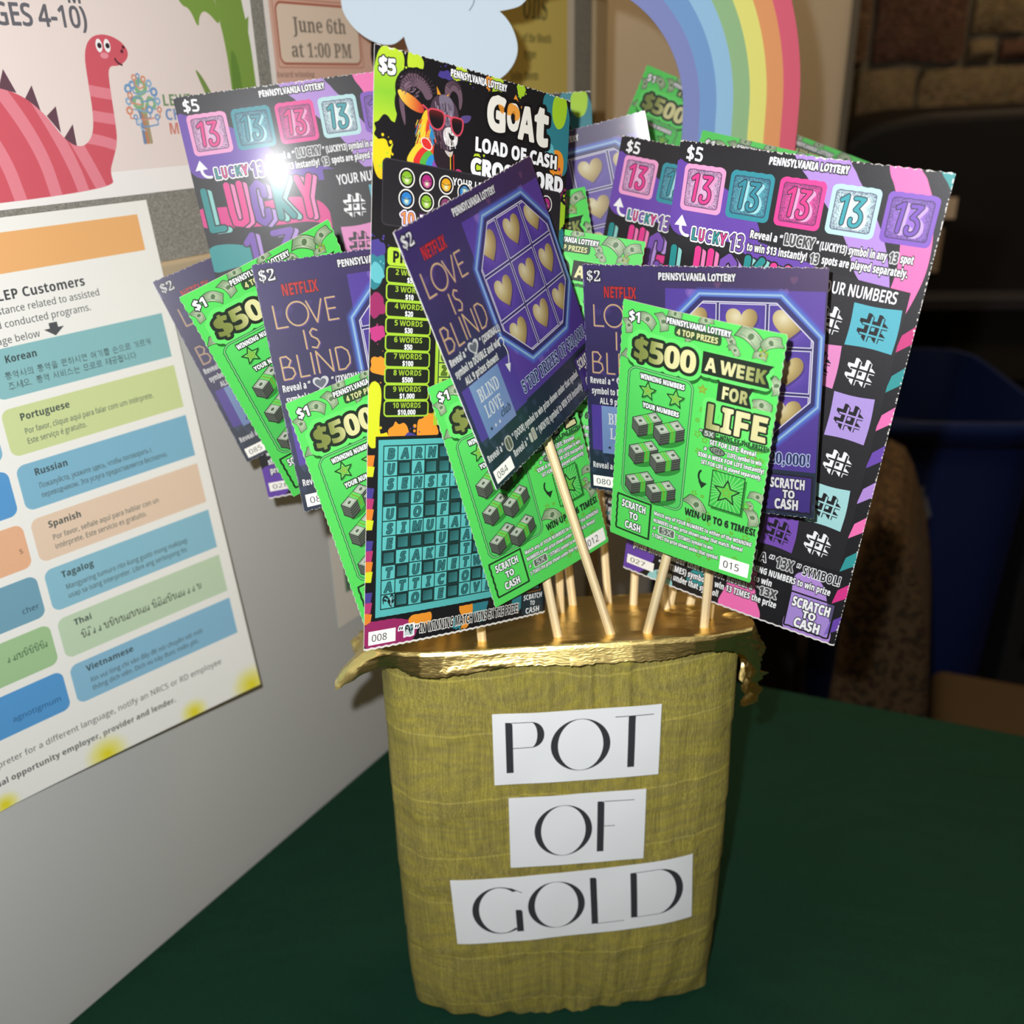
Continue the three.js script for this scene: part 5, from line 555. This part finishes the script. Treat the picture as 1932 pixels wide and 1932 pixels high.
// ---------------------------------------------------------------- dim background on the right
{ // low black cabinet behind the table
  const t = thing('low_cabinet', 'low black cabinet in the dark behind the table, beside the patterned chair', 'cabinet', [0.265, 0, -1.20], 0.0); const bm = std(lin(0.010, 0.009, 0.006), 0.6);
  mesh('body', rbox(0.235, 0.72, 0.24, 0.01, 0, 0.36, -0.02), bm, t); for (const s of [-1, 1]) { const d = mesh('door', rbox(0.108, 0.66, 0.014, 0.004, s * 0.057, 0.37, 0.108), std(lin(0.012, 0.010, 0.007), 0.5), t); mesh('handle', rbox(0.01, 0.09, 0.012, 0.004, s * 0.018, 0.48, 0.121), std(lin(0.05, 0.045, 0.04), 0.4, { metalness: .6 }), d); } }
{ // upholstered chair facing right, seen at the side of its back
  const t = thing('upholstered_chair', 'brown patterned upholstered chair beside the blue recycling bin', 'chair', [0.50, 0, -1.06], -0.40);
  const pat = canvas(512, 512, (c, w, h) => { c.fillStyle = '#b0926a'; c.fillRect(0, 0, w, h); const q = rng(61); for (let i = 0; i < 420; i++) { const x = q() * w, y = q() * h, a = q() * 3, r = 8 + 14 * q(); c.fillStyle = ['#5c5138', '#6a5434', '#74493c', '#57563f', '#8a7048'][Math.floor(q() * 5)]; c.beginPath(); c.ellipse(x, y, r, r * (.35 + .3 * q()), a, 0, 7); c.fill(); } }); pat.wrapS = pat.wrapT = THREE.RepeatWrapping; pat.repeat.set(7, 7);
  const fm = std(lin(0.24, 0.215, 0.18), 0.95, { map: pat });
  const sh = new THREE.Shape(); [[-0.065, 0.20], [-0.058, 0.50], [-0.055, 0.62], [-0.053, 0.70], [-0.048, 0.73], [-0.038, 0.745], [-0.028, 0.74], [-0.016, 0.72], [-0.004, 0.69], [0.010, 0.65], [0.022, 0.60], [0.031, 0.55], [0.037, 0.50], [0.040, 0.44], [0.040, 0.20]].forEach(([x, y], i) => i ? sh.lineTo(x, y) : sh.moveTo(x, y)); sh.closePath();
  mesh('backrest', new THREE.ExtrudeGeometry(sh, { depth: 0.26, bevelEnabled: true, bevelThickness: .02, bevelSize: .012, bevelSegments: 4 }).translate(-.006, 0, -0.22), fm, t);
  mesh('seat', rbox(0.36, 0.16, 0.30, 0.02, 0.24, 0.315, -0.09), std(lin(0.05, 0.028, 0.007), 0.8), t);
  for (const [x, z] of [[0.0, 0.0], [0.0, -0.18], [0.38, 0.02], [0.38, -0.2]]) mesh('leg', new THREE.CylinderGeometry(.016, .012, .24, 10).translate(x, .12, z), std(lin(0.06, 0.03, 0.012), 0.5), t); }
{ // blue recycling bin
  const t = thing('recycling_bin', 'dark blue recycling bin with a faded recycling symbol', 'bin', [0.735, 0, -1.62], -0.12); const sh = (k) => { const w = .115 + .02 * k, d = .2 + .03 * k; return [w, d]; };
  const N = 12, pos = [], idx = []; const ring = (y, g = 0) => { const k = y / .74, [w, d] = sh(k), o = []; for (let i = 0; i < 40; i++) { const a = i / 40 * 6.2832, n = 6, r = Math.pow(Math.pow(Math.abs(Math.cos(a)) / (w + g), n) + Math.pow(Math.abs(Math.sin(a)) / (d + g), n), -1 / n); o.push([r * Math.cos(a), y, r * Math.sin(a)]); } return o; };
  const rings = []; for (let j = 0; j <= N; j++) rings.push(ring(.74 * j / N)); rings.push(ring(.70, .008), ring(.745, .008), ring(.745, -.006), ring(.2, -.006)); rings[N + 1] = ring(.705, .009); rings.forEach((r) => r.forEach((p) => pos.push(...p))); for (let j = 0; j < rings.length - 1; j++) for (let i = 0; i < 40; i++) { const a = j * 40 + i, b = j * 40 + (i + 1) % 40; idx.push(a, a + 40, b, b, a + 40, b + 40); } 
  const g = new THREE.BufferGeometry(); g.setAttribute('position', new THREE.Float32BufferAttribute(pos, 3)); g.setIndex(idx); g.computeVertexNormals(); mesh('body', g, std(lin(0.004, 0.018, 0.11), 0.55, { side: THREE.DoubleSide }), t);
  // three chasing arrows
  const arr = []; for (let k = 0; k < 3; k++) { const s = new THREE.Shape(), A = k * 2.0944, rot = (x, y) => [x * Math.cos(A) - y * Math.sin(A), x * Math.sin(A) + y * Math.cos(A)]; [[-.034, .020], [-.012, .046], [.012, .046], [.022, .032], [.029, .036], [.031, .012], [.009, .020], [.015, .024], [.008, .033], [-.008, .033], [-.022, .013]].forEach((p, i) => i ? s.lineTo(...rot(...p)) : s.moveTo(...rot(...p))); s.closePath(); arr.push(new THREE.ExtrudeGeometry(s, { depth: .001, bevelEnabled: false })); }
  const m = mesh('recycling_symbol', mergeGeometries(arr), std(lin(0.12, 0.13, 0.16), 0.7), t); m.position.set(-.078, .60, .2265); m.rotation.x = -.04; }
{ // tall black machine behind the bin
  const t = thing('black_machine', 'tall black machine with pale labels in front of the stone wall', 'machine', [1.12, 0, -2.18], -0.08); const bm = std(lin(0.006, 0.005, 0.006), 0.6), wm = (k) => std(lin(0.85 * k, 0.7 * k, 0.55 * k), 0.8);
  const s = new THREE.Shape(); s.moveTo(-.44, 0); s.lineTo(-.44, 1.02); s.bezierCurveTo(-.43, 1.12, -.36, 1.135, -.25, 1.15); s.lineTo(.5, 1.17); s.lineTo(.5, 0); s.closePath(); mesh('housing', new THREE.ExtrudeGeometry(s, { depth: .26, bevelEnabled: true, bevelSize: .02, bevelThickness: .02, bevelSegments: 3, curveSegments: 14 }).translate(0, 0, -.13), bm, t);
  mesh('label', rbox(.095, .042, .004, .001, -.225, .985, .152), wm(1), t); mesh('label', rbox(.08, .09, .004, .001, -.235, .90, .152), wm(.55), t); mesh('shelf', rbox(.7, .03, .12, .006, .1, .80, .16), std(lin(0.02, 0.02, 0.03), .7), t);
  mesh('panel', rbox(.55, .16, .01, .004, .12, .70, .155), std(lin(0.02, 0.017, 0.012), .8), t); }
{ const t = thing('grey_box', 'grey box with a black slot right of the blue bin', 'box', [1.03, 0, -1.60], -0.1); mesh('body', rbox(.24, .66, .24, .01, 0, .33, 0), std(lin(0.035, 0.033, 0.033), .7), t); mesh('slot', rbox(.05, .22, .01, .02, -.065, .36, .1205), std(lin(0.004, 0.004, 0.004), .8), t); }
scene.traverse((o) => { if (o.isMesh) { o.castShadow = true; o.receiveShadow = true; } });
renderer.render(scene, camera);
